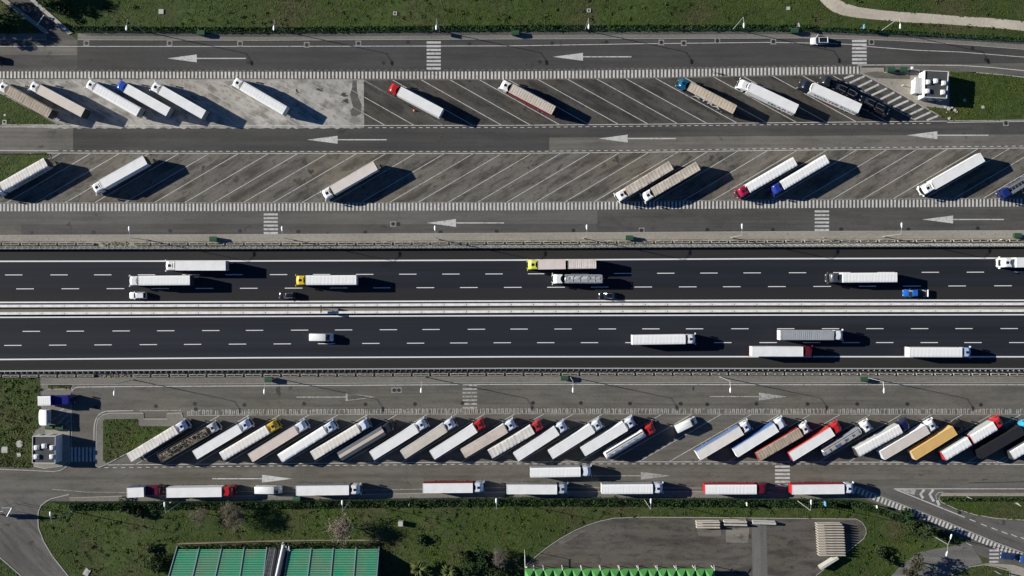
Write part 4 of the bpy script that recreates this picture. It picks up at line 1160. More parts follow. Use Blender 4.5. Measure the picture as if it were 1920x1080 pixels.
truck('black cabbed truck with white trailer, red skirt and dark name lettering on its side', (1502.5, 156), (1612.5, 203.5), (.014, .018, .03), 'flat', WHITE, WHITE, WHITE, g1, hatch=False, fridge=True, skirt=paint((.35, .03, .04), .5),
      text=[('WOLTER KOOPS', -1.2, 2.6, 1, 1.9, TX_BLACK, .92)])
ct, cm, ca, cL, cxf, cxr = car_carrier('black car transporter loaded with black cars beside the hatched triangle', (1541, 147.5), (1664, 211), (.02, .022, .026), (.02, .02, .024), 'high', True, g1)
for k, (fr, nm) in enumerate(((.27, 'nearest the cab of the transporter'), (.47, 'second behind the cab of the transporter'), (.69, 'third behind the cab of the transporter'), (.89, 'at the tail end of the transporter'))):
    x = cxf - cL * fr
    car('shiny black car carried ' + nm, 'black_car', 'car', (cm.x + x * math.cos(ca), cm.y + x * math.sin(ca)), ca + (math.pi if k % 2 else 0), (.006, .006, .008), 4.3, 1.75, 1.45, 2.2 + ZM, 'black cars on the transporter', rails=True, estate=True)

g2 = 'trucks parked in the second row of bays'
truck('truck at the left edge of the second row with pale ribbed roof and grey side', (-13, 362), (86, 304), (.5, .58, .68), 'rib', (.70, .67, .62), (.45, .50, .52), DKGREY, g2, dirty=.18, nrib=17, seed=8,
      text=[('TOPALGIN', -.6, 2.5, 1, 1.7, TX_DARK, 1.25)])
truck('plain white truck parked alone beside the grass corner in the second row, long shadow', (174, 356.5), (272, 299.5), WHITE, 'flat', WHITE, WHITE, DKGREY, g2, fridge=True)
truck('solitary truck mid row with smooth pale pinkish roof and white cab', (605, 367.5), (704, 310), WHITE, 'flat', (.68, .62, .56), OFFW, DKGREY, g2, hatch=True)
truck('left one of the pair of dirty beige roofed trucks, with spare boxes by its side', (1157, 371), (1258.5, 310), WHITE, 'rib', (.55, .49, .41), BEIGE, DKGREY, g2, dirty=.6, nrib=14, seed=10)
truck('right one of the pair of dirty beige roofed trucks, ribs stained brown', (1206, 371.5), (1309, 311), WHITE, 'rib', (.56, .50, .41), BEIGE, DKGREY, g2, dirty=.6, nrib=16, seed=11)
truck('truck with a crimson cab and white lightly ribbed roof in the second row', (1384, 364), (1491, 302.5), (.30, .012, .045), 'rib', WHITE, OFFW, OFFW, g2, dirty=.08, nrib=15, seed=12, visor=True)
truck('truck with a royal blue cab and white ribbed roof, right of the crimson cab', (1448, 358.5), (1551, 298), (.02, .04, .26), 'rib', WHITE, OFFW, OFFW, g2, dirty=.08, nrib=16, seed=13, hatch=False)
truck('white truck with dark sun visor at the right end of the second row', (1729.5, 358), (1842.5, 294.5), WHITE, 'flat', WHITE, WHITE, WHITE, g2, visor=True, fridge=True)
car_carrier('empty blue car transporter at the right edge with grey runways', (1879, 366), (1990, 299), (.012, .025, .14), (.20, .21, .24), 'low', False, g2, top=2.6)

g3 = 'trucks driving left on the motorway'
truck('white truck in the slow lane, upper one of the white pair at left', (309, 498), (423, 498), WHITE, 'flat', WHITE, WHITE, GREY, g3, fridge=True)
truck('white truck in the middle lane, lower one of the white pair at left', (241, 526.5), (356, 525.5), WHITE, 'rib', WHITE, WHITE, DKGREY, g3, dirty=.03, nrib=16, seed=14, hatch=False)
truck('truck with a golden yellow cab and white trailer on the motorway', (553.5, 525.5), (668, 525), YELLOW, 'rib', WHITE, OFFW, OFFW, g3, dirty=.04, nrib=14, seed=15)
truck('lime yellow cabbed truck pulling two pale bodies with a gap between them', (989, 496.5), (1117.5, 494.5), LIME, 'rib', (.66, .60, .55), OFFW, OFFW, g3, kind='drawbar', split=(.555, .595), first_roof='flat', first_c=(.68, .60, .55), dirty=.35, nrib=13)
truck('silver tanker with a white cab overtaking beside the lime yellow cab', (1036, 523), (1131, 523), WHITE, 'flat', WHITE, None, None, g3, kind='tank', side_m=mat('tank_steel', (.56, .58, .60), .4, [('noise', 1.2, (.3, 1), 0, 4, .35, .7, 1.05, .75)], metal=.2), hatch_m=M_metal, nh=4, frame=True, hatch=False)
truck('truck with a dark grey cab and white ribbed trailer in the middle lane', (1554, 521), (1682, 520), (.06, .065, .075), 'rib', WHITE, WHITE, OFFW, g3, dirty=.05, nrib=17, seed=16, hatch=False, visor=True, gap=3.5)
truck('white truck entering at the right edge of the motorway', (1877, 492.5), (1992, 491.5), WHITE, 'flat', WHITE, WHITE, WHITE, g3, gap=3.6)
g4 = 'trucks driving right on the motorway'
truck('white truck with faint creases on its roof in the middle lane, alone', (1305, 635.5), (1186, 637.5), WHITE, 'rib', WHITE, WHITE, WHITE, g4, dirty=.06, nrib=14, seed=17)
truck('truck with a grey wrinkled tarpaulin roof and white tail', (1582, 628.5), (1463, 628.5), WHITE, 'rib', (.32, .34, .36), OFFW, WHITE, g4, dirty=.35, nrib=26, seed=18, hatch=False, visor=True)
truck('truck with a dark maroon cab and white trailer in the slow lane', (1525, 659), (1410.5, 659), DKRED, 'flat', WHITE, WHITE, (.75, .6, .58), g4, hatch=False)
truck('white truck with a pale blue cab, rightmost in the slow lane', (1822, 660.5), (1705, 660.5), PALEBLUE, 'rib', WHITE, WHITE, OFFW, g4, dirty=.05, nrib=14, seed=19)

g5 = 'trucks parked in the long slanted row below the motorway'
def w(label, F, R, cab, roof='flat', roofc=WHITE, sidec=None, rearc=None, **o):
    return truck(label, F, R, cab, roof, roofc, sidec, rearc, g5, **o)
w('leftmost truck of the long slanted row, ribbed off white roof, next to the grass island', (350, 794), (242, 859), (.66, .72, .82), 'rib', (.70, .67, .61), OFFW, DKGREY, dirty=.25, nrib=15, seed=20, visor=True)
w('truck heaped with brown and dark scrap in an open trailer', (408, 797), (299, 859.5), (.55, .57, .56), 'load', (.2, .17, .12), (.16, .14, .11), BLACK, visor=True)
w('all white truck just right of the one with scrap load', (469, 791.5), (365, 853.5), (.66, .72, .82), 'flat', WHITE, WHITE, WHITE)
w('truck with a mustard yellow cab and off white ribbed roof', (521, 794), (415.5, 856.5), (.62, .42, .04), 'rib', (.74, .72, .67), OFFW, OFFW, dirty=.15, nrib=13, seed=21)
w('truck with a smooth dusty pink roof, right of the mustard yellow cab', (574, 794), (469, 859), (.70, .75, .82), 'flat', (.64, .56, .49), OFFW, OFFW, hatch=False)
w('white truck between the dusty pink roof and the cream roof in the slanted row', (628, 795), (525, 860), (.64, .72, .84), 'rib', WHITE, WHITE, WHITE, dirty=.05, nrib=12, seed=22)
w('truck with a cream faintly ribbed roof, left of the slate grey tipper', (691, 792), (586, 855), (.72, .76, .82), 'rib', (.70, .67, .60), OFFW, OFFW, dirty=.2, nrib=13, seed=23, hatch=False)
w('slate grey tipper with a narrow beige strip along its roof and a black cab', (737.5, 796), (636, 857), (.02, .022, .028), 'tipper', (.56, .47, .39), (.10, .115, .135), DKGREY, hatch=False, h=3.7)
w('white smooth roofed truck, right of the slate grey tipper', (799, 791), (697, 855), (.68, .74, .84), 'flat', WHITE, WHITE, WHITE)
w('truck with a mottled sandy beige roof, left of the red cab with plain white trailer', (852, 790), (755, 853), (.66, .72, .80), 'flat', (.60, .55, .48), OFFW, OFFW, roof_m=fabric((.60, .55, .48), .4))
w('truck with a bright red cab and plain white trailer in the slanted row', (908.5, 791), (810, 854), RED, 'flat', WHITE, WHITE, OFFW)
w('pale cabbed truck with a stained beige roof between bright red cab and dark red cab', (966, 792), (868, 851), (.68, .74, .84), 'flat', CREAM, OFFW, OFFW, roof_m=fabric((.62, .54, .46), .55))
w('truck with a dark red cab and pale stained roof', (1016.5, 794), (919, 852), (.42, .03, .04), 'rib', (.66, .63, .58), OFFW, OFFW, dirty=.35, nrib=12, seed=24)
w('white truck standing right of the dark red cab with stained roof', (1061.5, 795.5), (967, 857.5), (.68, .74, .84), 'flat', WHITE, WHITE, WHITE)
w('white truck fourth left of the white delivery van, plain smooth roof', (1128, 792), (1032, 853), (.74, .77, .82), 'flat', WHITE, WHITE, WHITE, fridge=True)
w('white truck standing immediately left of the white tanker', (1190, 788), (1093, 847.5), (.72, .76, .82), 'flat', WHITE, WHITE, WHITE, fridge=True, visor=True)
truck('white tanker with a bright red cab and a row of small hatches', (1228, 800), (1135, 856.5), RED, 'flat', WHITE, None, None, g5, kind='tank', side_m=paint((.78, .77, .73), .3, .5), hatch_m=paint(GREY), nh=6, gap=3.0)
w('truck with blue sides and a smooth cream roof', (1407, 795.5), (1309.5, 855), (.74, .77, .84), 'flat', (.72, .69, .64), (.10, .17, .34), WHITE)
w('truck with a white roof edged in bright blue sides', (1472, 789.5), (1379, 849.5), (.72, .76, .82), 'flat', WHITE, (.07, .16, .38), WHITE, hatch=False)
w('truck with a brown ribbed roof and dark red sides', (1518, 799), (1421, 857), WHITE, 'rib', (.40, .33, .25), (.28, .03, .03), (.28, .03, .03), dirty=.5, nrib=18, seed=25)
w('red cabbed truck with red sides and a white roof', (1577, 797), (1483, 857), (.48, .02, .025), 'flat', WHITE, (.50, .04, .03), MAROON, hatch=False)
truck('silver tanker with five square grey hatches and a white cab', (1633, 795), (1545, 851), WHITE, 'flat', WHITE, None, None, g5, kind='tank', side_m=mat('polished_tank', (.62, .66, .70), .22, metal=.75), hatch_m=paint((.33, .31, .28), .8), square=True, nh=5, hx=[.12, .27, .52, .72, .89])
w('truck with a navy blue cab and faintly ribbed white roof, grey side', (1705, 793), (1607, 849), (.008, .012, .06), 'rib', (.76, .75, .72), (.42, .43, .42), DKGREY, dirty=.1, nrib=14, seed=26, hatch=False)
w('truck with a smooth pinkish beige roof and a gleaming white cab', (1755, 793), (1655, 854.5), (.78, .80, .84), 'flat', (.62, .57, .52), WHITE, SILVER)
w('truck with a bright ochre yellow roof and a black cab', (1805, 795), (1713, 855), (.012, .012, .014), 'flat', (.66, .42, .15), (.62, .40, .16), (.55, .42, .25), hatch=False, style='low')
truck('red truck pulling a trailer, two white ribbed bodies with grey sides and red ends', (1880, 787.5), (1770, 856), (.52, .025, .03), 'rib', WHITE, (.40, .42, .40), (.42, .03, .04), g5, kind='drawbar', split=(.535, .575), dirty=.06, nrib=8)
w('truck with a black trailer and a sky blue cab', (1933, 795), (1837, 853), (.06, .50, .78), 'flat', (.022, .022, .026), (.02, .02, .023), BLACK, hatch=False)
w('white ribbed trailer cut off by the right edge in the slanted row', (1992, 795), (1897, 854.5), WHITE, 'rib', WHITE, (.10, .10, .11), DKGREY, dirty=.08, nrib=12, seed=27)
van('white delivery van parked in the slanted row between the tanker and a gap', (1306, 787), (1269, 806.5), WHITE, group='white vans')

g6 = 'trucks queued along the bottom road'
truck('short lorry with small white box and dark red cab, left end of bottom queue', (300, 920), (238, 924), (.10, .006, .02), 'flat', WHITE, (.10, .12, .22), WHITE, g6, kind='rigid', hatch=False, style='low', gap=3.9, deck=True)
truck('truck with a vivid red cab and long white trailer in the bottom queue', (438, 921), (312, 924), RED, 'flat', WHITE, OFFW, WHITE, g6, hatch=False, visor=True)
van('white delivery van between trucks in the bottom queue', (528, 918.5), (477, 919.5), WHITE, group='white vans')
truck('white truck with a grey side strip, right of the van in the bottom queue', (676, 917.5), (555, 920), (.80, .80, .78), 'flat', WHITE, (.22, .22, .25), WHITE, g6)
truck('truck with a white roof, dark red side and pale blue cab in the bottom queue', (907.5, 913.5), (793, 915.5), (.66, .73, .82), 'flat', WHITE, (.24, .02, .025), WHITE, g6)
truck('white truck with a pale grey cab just left of centre under the double parked one', (1065, 916.5), (950.5, 917.5), (.45, .50, .56), 'flat', WHITE, (.25, .26, .28), WHITE, g6)
truck('white truck double parked beside the queue, faintly ribbed roof', (1109, 883.5), (994.5, 886.5), (.72, .76, .82), 'rib', WHITE, (.35, .36, .38), WHITE, g6, dirty=.04, nrib=14, seed=28, hatch=False)
truck('white ribbed truck with pale cab, between the double parked one and the red sided one', (1244, 915.5), (1128.5, 917.5), (.72, .76, .86), 'rib', WHITE, (.32, .33, .34), OFFW, g6, dirty=.05, nrib=17, seed=29)
truck('truck with a white ribbed roof framed by bright red and a maroon cab', (1438, 916.5), (1322, 918), (.14, .008, .02), 'rib', WHITE, (.42, .02, .03), RED, g6, dirty=.04, nrib=15, seed=30, hatch=False)
truck('truck with white cab and red side and tail at the head of the queue', (1602, 915.5), (1485, 918), (.72, .78, .86), 'flat', WHITE, (.34, .015, .025), RED, g6)
truck('blue lorry with a small white box by the lower left building', (132, 750), (69, 752.5), (.012, .012, .16), 'rib', WHITE, (.02, .02, .2), WHITE, None, kind='rigid', hatch=False, style='low', gap=5.0, deck=True, h=3.5, dirty=.05, nrib=7)

# cars
car('white estate car driving in the inner motorway lane at left', 'white_car', 'car', W(258.5, 554, .8), math.pi, (.75, .76, .77), 4.6, 1.85, 1.6, ZM, 'cars on the motorway', estate=True, rails=True)
car('black car behind the white one, below the yellow cabbed truck', 'black_car', 'car', W(538.5, 554, .8), math.pi, (.012, .012, .016), 4.4, 1.85, 1.6, ZM, 'cars on the motorway', estate=True, rails=True)
car('black car in the inner lane below the silver tanker', 'black_car', 'car', W(1139, 554.5, .8), math.pi, (.008, .009, .013), 4.6, 1.85, 1.5, ZM, 'cars on the motorway', rails=True)
car('white car with a black glass roof and an open door, stopped by the top kerb', 'white_car', 'car', W(1536.5, 76.5, .8), math.pi + .03, (.74, .76, .80), 4.7, 1.9, 1.6, ZM, None, roof_m=mat('panoramic_glass', (.015, .018, .024), .08, spec=.6), estate=True, open_door=True)
car('dark blue car partly shaded at the crossing, bottom right corner', 'blue_car', 'car', W(1892, 1043, .8), math.pi - .12, (.012, .03, .10), 4.4, 1.8, 1.5, ZM)
car('blue car cut off by the right edge behind the dark one, bottom right', 'blue_car', 'car', W(1928, 1050, .8), math.pi - .12, (.02, .08, .25), 4.4, 1.8, 1.5, ZM)
car('dark car at the left edge of the top service road, mostly out of frame', 'dark_car', 'car', W(-12, 111.5, .8), math.pi, (.01, .02, .05), 4.6, 1.8, 1.6, ZM)
# pick-up
def pickup(label, c, ang, color):
    t = thing('pickup_truck', label, 'pickup', (*W(c[0], c[1], 1.2), ZM), ang); pm = paint(color, .25, .5, False, .5)
    def sec(x, zb, zt, wv=.98):
        return [(x, -wv, zb), (x, -wv, zb + (zt - zb) * .6), (x, -wv * .96, zt - .05), (x, -wv * .85, zt), (x, wv * .85, zt), (x, wv * .96, zt - .05), (x, wv, zb + (zt - zb) * .6), (x, wv, zb)]
    mb = MB(); mb.loft([sec(-.75, .35, 1.05), sec(.9, .32, 1.05), sec(1.5, .32, 1.02), sec(2.6, .35, .92, .93), sec(2.95, .4, .75, .8)])
    obj('body', mb.mesh('body', [pm], True, 40), t)
    mb = MB(); R0 = [(q[0], q[1], 1.03) for q in outline(1.45, -.7, .9, .15, .06)]; R1 = [(q[0], q[1], 1.72) for q in outline(.75, -.6, .74, .12, .05)]
    mb.loft([R0, R1]); obj('windows', mb.mesh('windows', [M_glass], True, 30), t)
    mb = MB(); R0 = [(q[0], q[1], 1.71) for q in outline(.78, -.62, .76, .12, .05)]; R1 = [(q[0], q[1], 1.78) for q in outline(.62, -.55, .68, .12, .05)]
    mb.loft([R0, R1]); obj('roof', mb.mesh('roof', [pm], True, 40), t)
    mb = MB(); mb.box(-3.7, -.8, -.96, .96, .55, .68, 1); mb.box(-3.7, -.8, -1.0, -.96, .68, 1.1, 2); mb.box(-3.7, -.8, .96, 1.0, .68, 1.1, 2); mb.box(-3.72, -3.6, -.93, .93, .68, 1.12)
    obj('load_bed', mb.mesh('load_bed', [M_whitemetal, M_chassis, pm]), t)
    mb = MB(); mb.tube((-3.2, -.5, .8), (-2.3, -.75, 1.0), .16, .1, 7); obj('rolled_tool', mb.mesh('rolled_tool', [M_whitemetal]), t)
    for x in (2.0, -2.4):
        for s in (-1, 1):
            obj('wheel', wheel_mesh(.36, .24), t, (x, s * .88, .36))
    for s in (-1, 1):
        mb = MB(); mb.box(-.05, .05, -.16, .16, -.1, .1); obj('headlight', mb.mesh('headlight', [M_lamp]), t, (2.9, s * .6, .68))
        mb = MB(); mb.box(-.08, .08, -.1, .1, -.08, .08); obj('door_mirror', mb.mesh('door_mirror', [pm]), t, (1.2, s * 1.1, 1.15))
    return t
pickup('blue pick-up with an open dark load bed in the inner motorway lane', (1715, 549.5), math.pi, (.02, .13, .50))
van('white van driving right on the lower motorway carriageway', (624.5, 633), (579.5, 632.5), WHITE, group='white vans')

# ------------------------------------------------------------ barriers
M_conc_wall = mat('barrier_concrete', (.80, .79, .76), .8, [('noise', .6, (1, 1), 0, 4, .35, .7, 1.08, .82)])
# median: two rows of concrete barrier segments
def median(label, f, flip):
    p = W(0, f(0)); t = thing('concrete_barrier', label, 'barrier', (p[0], p[1], 0), 0, 'median barriers')
    prof = [(-.40, 0), (.40, 0), (.38, .15), (.33, .4), (.31, 1.0), (.26, 1.08), (-.26, 1.08), (-.31, 1.0), (-.33, .4), (-.38, .15)]
    me = None; x = -84
    while x < 2010:
        a = W(x, f(x)); b = W(x + 41.4, f(x + 41.4)); l = math.hypot(b[0] - a[0], b[1] - a[1]) - .04
        if me is None:
            mb = MB(); R0 = [(0, y, z) for y, z in prof]; R1 = [(l, y, z) for y, z in prof]; mb.loft([R0, R1])
            mb.box(-.02, .14, -.06, .10, 1.08, 1.11, 1); me = mb.mesh('barrier_segment', [M_conc_wall, M_chassis])
        o = obj('barrier_segment', me, t, (a[0] - p[0], a[1] - p[1], 0.02), math.atan2(b[1] - a[1], b[0] - a[0]))
        x += 41.7
    return t
median('pale concrete barrier line along the upper edge of the motorway median', f_m1, 1)
median('pale concrete barrier line along the lower edge of the motorway median', f_m2, -1)
# steel guard rails
def guard_rail(label, f, per, side):
    """side=+1: posts stand on the +y side"""
    p = W(0, f(0)); t = thing('guard_rail', label, 'guard rail', (p[0], p[1], 0), 0, 'steel guard rails')
    x = -80; rail = None; post = None
    while x < 2000:
        a = W(x, f(x)); b = W(x + per, f(x + per)); l = math.hypot(b[0] - a[0], b[1] - a[1]); an = math.atan2(b[1] - a[1], b[0] - a[0])
        if rail is None:
            mb = MB()
            prof = [(-.06, .35), (.02, .42), (-.06, .52), (.02, .62), (-.06, .72), (.02, .82), (-.06, .92), (.02, 1.02), (-.06, 1.12), (.02, 1.22), (-.06, 1.34), (.02, 1.42), (.12, 1.46), (.14, 1.4), (.10, .35)]
            prof = [(y * side, z) for y, z in prof]
            mb.loft([[(0, y, z) for y, z in prof], [(l + .01, y, z) for y, z in prof]] if side > 0 else [[(l + .01, y, z) for y, z in prof], [(0, y, z) for y, z in prof]])
            rail = mb.mesh('rail_beam', [M_metal])
            mb = MB()
            y0, y1 = sorted((.12 * side, .62 * side)); mb.box(-.05, .05, y0, y1, 1.26, 1.38)
            y0, y1 = sorted((.5 * side, .64 * side)); mb.box(-.06, .06, y0, y1, 0, 1.38); mb.tube((0, .56 * side, .1), (.9, .2 * side, 1.3), .03, n=4)
            post = mb.mesh('rail_post', [M_metal])
        obj('rail_beam', rail, t, (a[0] - p[0], a[1] - p[1], .02), an)
        obj('rail_post', post, t, (a[0] - p[0], a[1] - p[1], .02), an)
        x += per
    return t
guard_rail('long steel guard rail between upper motorway shoulder and gravel strip', f_railB, 10.6, 1)
guard_rail('long steel guard rail between lower motorway shoulder and gravel strip', f_railC, 10.4, -1)
# parapet frames behind the rails
def frame_row(label, f, gaps, side):
    p = W(0, f(0)); t = thing('parapet', label, 'parapet', (p[0], p[1], 0), 0, 'low framed parapets')
    mb = MB(); l = 30.5 / S; d = .62
    mb.box(0, l, -d / 2, -d / 2 + .16, 0, .5); mb.box(0, l, d / 2 - .12, d / 2, 0, .5)
    for x in (0, l / 2 - .09, l - .18):
        mb.box(x, x + .18, -d / 2 + .16, d / 2 - .12, .0, .5)
    if side < 0:
        mb2 = MB(); mb2.v = [(l - q[0], -q[1], q[2]) for q in mb.v]; mb2.f = mb.f; mb2.m = mb.m; mb = mb2
    me = mb.mesh('parapet_frame', [mat('parapet_concrete', (.40, .385, .35), .85, [('noise', .8, (1, 1), 0, 4, .35, .7, 1.15, .6)])])
    x = -98
    while x < 2000:
        if not any(g0 < x + 28 and x < g1 for g0, g1 in gaps):
            a = W(x, f(x)); b = W(x + 30, f(x + 30))
            obj('parapet_frame', me, t, (a[0] - p[0], a[1] - p[1], .02), math.atan2(b[1] - a[1], b[0] - a[0]))
        x += 34.9
    return t
frame_row('row of low concrete frames along the pavement above the motorway', f_railA, [(190, 238)], 1)
frame_row('row of low concrete frames along the pavement below the motorway', f_railD, [(187, 247)], -1)
# rubble in the gaps of the parapets
def rubble(name, label, x0, x1, f):
    mb = MB()
    for _ in range(90):
        x = random.uniform(x0, x1); y = f(x) + random.uniform(-3, 3); a = W(x, y); r = random.uniform(.08, .28)
        pts = [(a[0] + r * random.uniform(.6, 1.2) * math.cos(k * 1.257), a[1] + r * random.uniform(.6, 1.2) * math.sin(k * 1.257)) for k in range(5)]
        mb.prism(pts, .02, .02 + r * random.uniform(.5, 1.0))
    o = obj(name, mb.mesh(name, [M_gravel])); tag(o, label, 'rubble'); o['kind'] = 'stuff'
rubble('rubble', 'broken grey rubble filling the gap in the parapet above the motorway', 191, 240, f_railA)
rubble('rubble', 'broken grey rubble filling the gap in the parapet below the motorway', 188, 246, f_railD)
# median sign
sx, sy = W(606, 579)
t = thing('road_sign', 'tall sign panel standing edge-on in the motorway median', 'sign', (sx, sy, .02))
mb = MB(); mb.box(-.06, .06, -.06, .06, 0, 2.9); obj('sign_post', mb.mesh('sign_post', [M_metal]), t)
mb = MB(); mb.box(-.14, -.06, -1.0, 1.0, 1.7, 2.9); obj('sign_panel', mb.mesh('sign_panel', [mat('sign_back', (.06, .062, .06), .5)]), t)

# ------------------------------------------------------------ street lamps
M_lamphead = mat('lamp_housing', (.80, .80, .78), .35)
def lamp_proto(double=False):
    t = thing('street_lamp', 'x', 'street lamp', (0, 0, 0), 0)
    mb = MB(); mb.tube((0, 0, 0), (0, 0, 11.3), .11, .06, 8); mb.tube((0, 0, 0), (0, 0, .5), .16, .16, 8)
    obj('pole', mb.mesh('pole', [M_metal], True, 50), t)
    dirs = (0, math.pi) if double else (0,)
    for d in dirs:
        mb = MB(); c, s = math.cos(d), math.sin(d)
        mb.tube((0, 0, 11.2), (c * 1.7, s * 1.7, 11.75), .05, .045, 6)
        obj('arm', mb.mesh('arm', [M_metal], True, 50), t)
        mb = MB()
        def rg(x, w, z):
            return [(c * x - s * y, s * x + c * y, z + dz) for y, dz in ((-w, 0), (-w * .7, .1), (0, .14), (w * .7, .1), (w, 0), (w * .6, -.05), (-w * .6, -.05))]
        mb.loft([rg(1.6, .10, 11.76), rg(1.9, .22, 11.78), rg(2.4, .27, 11.8), rg(2.75, .22, 11.8), rg(2.9, .1, 11.8)])
        obj('lamp_head', mb.mesh('lamp_head', [M_lamphead], True, 50), t)
    return t
LP = lamp_proto(); first = [True]
def lamp(px, py, ang, label, group, proto=None):
    x, y = W(px, py)
    if first[0] and proto is None:
        first[0] = False; LP.location = (x, y, 0); LP.rotation_euler = (0, 0, math.radians(ang)); LP['label'] = label; LP['group'] = group
    else:
        copy_thing(proto or LP, (x, y, 0), math.radians(ang), label, group)
words = ['leftmost', 'second from the left', 'third from the left', 'fourth from the left', 'fifth from the left', 'rightmost']
def lamp_row(bases, ang, where, group):
    for k, (p, wd) in enumerate(zip(bases, words)):
        lamp(p[0], p[1], ang, 'tall grey street lamp %s, %s' % (where, wd), group)
lamp_row([(272, 60), (535, 60), (825, 59), (1097, 57.5), (1374, 55.5), (1653, 57)], -90, 'in the grass behind the top fence', 'street lamps along the top fence')
lamp_row([(277, 450), (550, 450), (823, 449), (1094, 447), (1371, 445.5), (1656, 443.5)], 91, 'on the pavement above the motorway', 'street lamps above the motorway')
lamp_row([(250, 712), (518, 709), (798, 707), (1069, 706.5), (1350, 706.5), (1624, 707.5)], -90, 'on the pavement below the motorway', 'street lamps below the motorway')
lamp_row([(136, 959), (340, 942), (657, 939), (932, 935.5), (1208, 936), (1494, 938)], 90, 'in the hedge along the bottom road', 'street lamps along the bottom road')
D = lamp_proto(True); D['label'] = 'double headed street lamp in the grass beside the exit road'
D.location = (*W(1740, 999), 0); D.rotation_euler = (0, 0, math.radians(76))

# ------------------------------------------------------------ bins
M_bin = mat('bin_green', (.020, .055, .030), .5, [('noise', 1, (1, 1), 0, 3, .3, .7, .8, 1.15)]); M_lid = mat('bin_lid_green', (.032, .080, .042), .45)
def bin_proto():
    t = thing('waste_container', 'x', 'waste container')
    mb = MB(); mb.loft([[(-.5, -.75, .15), (.5, -.75, .15), (.5, .75, .15), (-.5, .75, .15)], [(-.62, -.95, 1.3), (.62, -.95, 1.3), (.62, .95, 1.3), (-.62, .95, 1.3)]])
    obj('bin_body', mb.mesh('bin_body', [M_bin]), t)
    mb = MB(); R = [[(x, y, z) for (x, z) in ((-.66, 1.3), (.66, 1.3), (.6, 1.42), (.2, 1.52), (-.2, 1.52), (-.6, 1.42))] for y in (-1.0, 1.0)]
    mb.loft(R[::-1]); obj('bin_lid', mb.mesh('bin_lid', [M_lid]), t)
    for x in (-.4, .4):
        for y in (-.6, .6):
            obj('bin_wheel', wheel_mesh(.1, .06), t, (x, y, .1))
    return t
BP = bin_proto(); bfirst = [True]
bins = [(380, 64, 90, 'green waste container on the top pavement, leftmost one'), (966, 64, 90, 'green waste container on the top pavement near the middle'), (1487, 60, 90, 'green waste container on the top pavement near the white car'),
        (1667, 132.5, 90, 'green container beside the upper small building, left of the pair'), (1690.5, 132.5, 90, 'green container beside the upper small building, right of the pair'),
        (403, 448.5, 90, 'green waste container on the pavement above the motorway, leftmost one'), (1179, 446.5, 90, 'green waste container on the pavement above the motorway, near the middle'), (1903, 442, 90, 'green waste container on the pavement above the motorway at the right edge'),
        (506, 711, 90, 'green waste container on the pavement below the motorway, leftmost one'), (1058, 708, 90, 'green waste container on the pavement below the motorway, near the middle'), (1617, 710, 90, 'green waste container on the pavement below the motorway, at right'),
        (97, 799.5, 90, 'green container north of the lower left building, left of the pair'), (116, 799.5, 90, 'green container north of the lower left building, right of the pair'), (558, 934, 90, 'green waste container at the hedge below the bottom queue')]
for px, py, a, lb in bins:
    x, y = W(px, py)
    if bfirst[0]:
        bfirst[0] = False; BP.location = (x, y, .12); BP.rotation_euler = (0, 0, math.radians(a)); BP['label'] = lb; BP['group'] = 'green waste containers'
    else:
        copy_thing(BP, (x, y, .12 if py < 900 else .02), math.radians(a + random.uniform(-4, 4)), lb, 'green waste containers')

# ------------------------------------------------------------ signs, posts, small things
M_signblue = mat('sign_blue', (.10, .32, .55), .4); M_signwhite = mat('sign_white', (.75, .75, .73), .4); M_signback = mat('sign_grey_back', (.30, .31, .31), .5)
def sign(label, p, h, w_, hh, m, ang=0, tilt=0):
    x, y = W(*p); t = thing('road_sign', label, 'sign', (x, y, .02), math.radians(ang))
    mb = MB(); mb.tube((0, 0, 0), (0, 0, h), .05, n=6); obj('sign_post', mb.mesh('sign_post', [M_metal]), t)
    mb = MB(); mb.box(.05, .10, -w_ / 2, w_ / 2, h - hh, h); o = obj('sign_panel', mb.mesh('sign_panel', [m]), t)
    o.rotation_euler = (0, math.radians(tilt), 0)
    return t
sign('small pale blue sign by the top fence right of the white car', (1612, 55), 3.2, 1.1, 1.1, M_signblue, 0)
sign('small pale blue sign in the hedge at the head of the bottom queue', (1540, 940), 3.4, 1.2, 1.6, M_signblue, 0)
sign('small white sign in the hedge right of the blue sign', (1638, 947), 2.4, .7, .9, M_signwhite, 0)
sign('white sign at the hedge below the red framed truck', (1395, 941), 3.0, .9, 1.1, M_signwhite, 0)
sign('small white box sign at the hedge below the red sided truck', (768, 943), 2.4, .6, 1.0, M_signwhite, 0)
sign('white sign plate on the verge of the exit island', (1812, 931), 2.2, 1.0, .8, M_signwhite, 70)
sign('white sign at the right edge of the exit island', (1902, 943), 2.4, 1.2, 1.0, M_signwhite, 50)
sign('blue sign in the grass at the bottom right corner', (1864, 1070), 3.0, 1.0, 1.2, M_signblue, 60)
sign('blue sign on the pavement beside the right crossing above the motorway', (1543, 446), 2.6, .8, 1.4, M_signblue, 90)
sign('small grey sign by the shaded end of the exit band', (1811, 1017), 3.0, .7, .7, M_signback, 60)
sign('grey backed sign beside the third lamp of the top fence', (813, 59), 3.2, 1.1, 1.2, M_signback, 0)
sign('green backed sign among the bins right of the fifth top lamp', (1492, 52), 3.0, 1.0, 1.0, M_signback, 20)
def post(label, p, h=1.0, m=None, name='bollard', cat='bollard', r=.09):
    x, y = W(*p); t = thing(name, label, cat, (x, y, .12))
    mb = MB(); mb.tube((0, 0, 0), (0, 0, h), r, r * .9, 8); obj('post', mb.mesh('post', [m or M_whitemetal]), t)
    mb = MB(); mb.tube((0, 0, h), (0, 0, h + .1), r * 1.5, r * 1.2, 8); obj('cap', mb.mesh('cap', [m or M_whitemetal]), t)
post('slim post with a white cap standing on the upper service island', (1690.5, 161), .95)
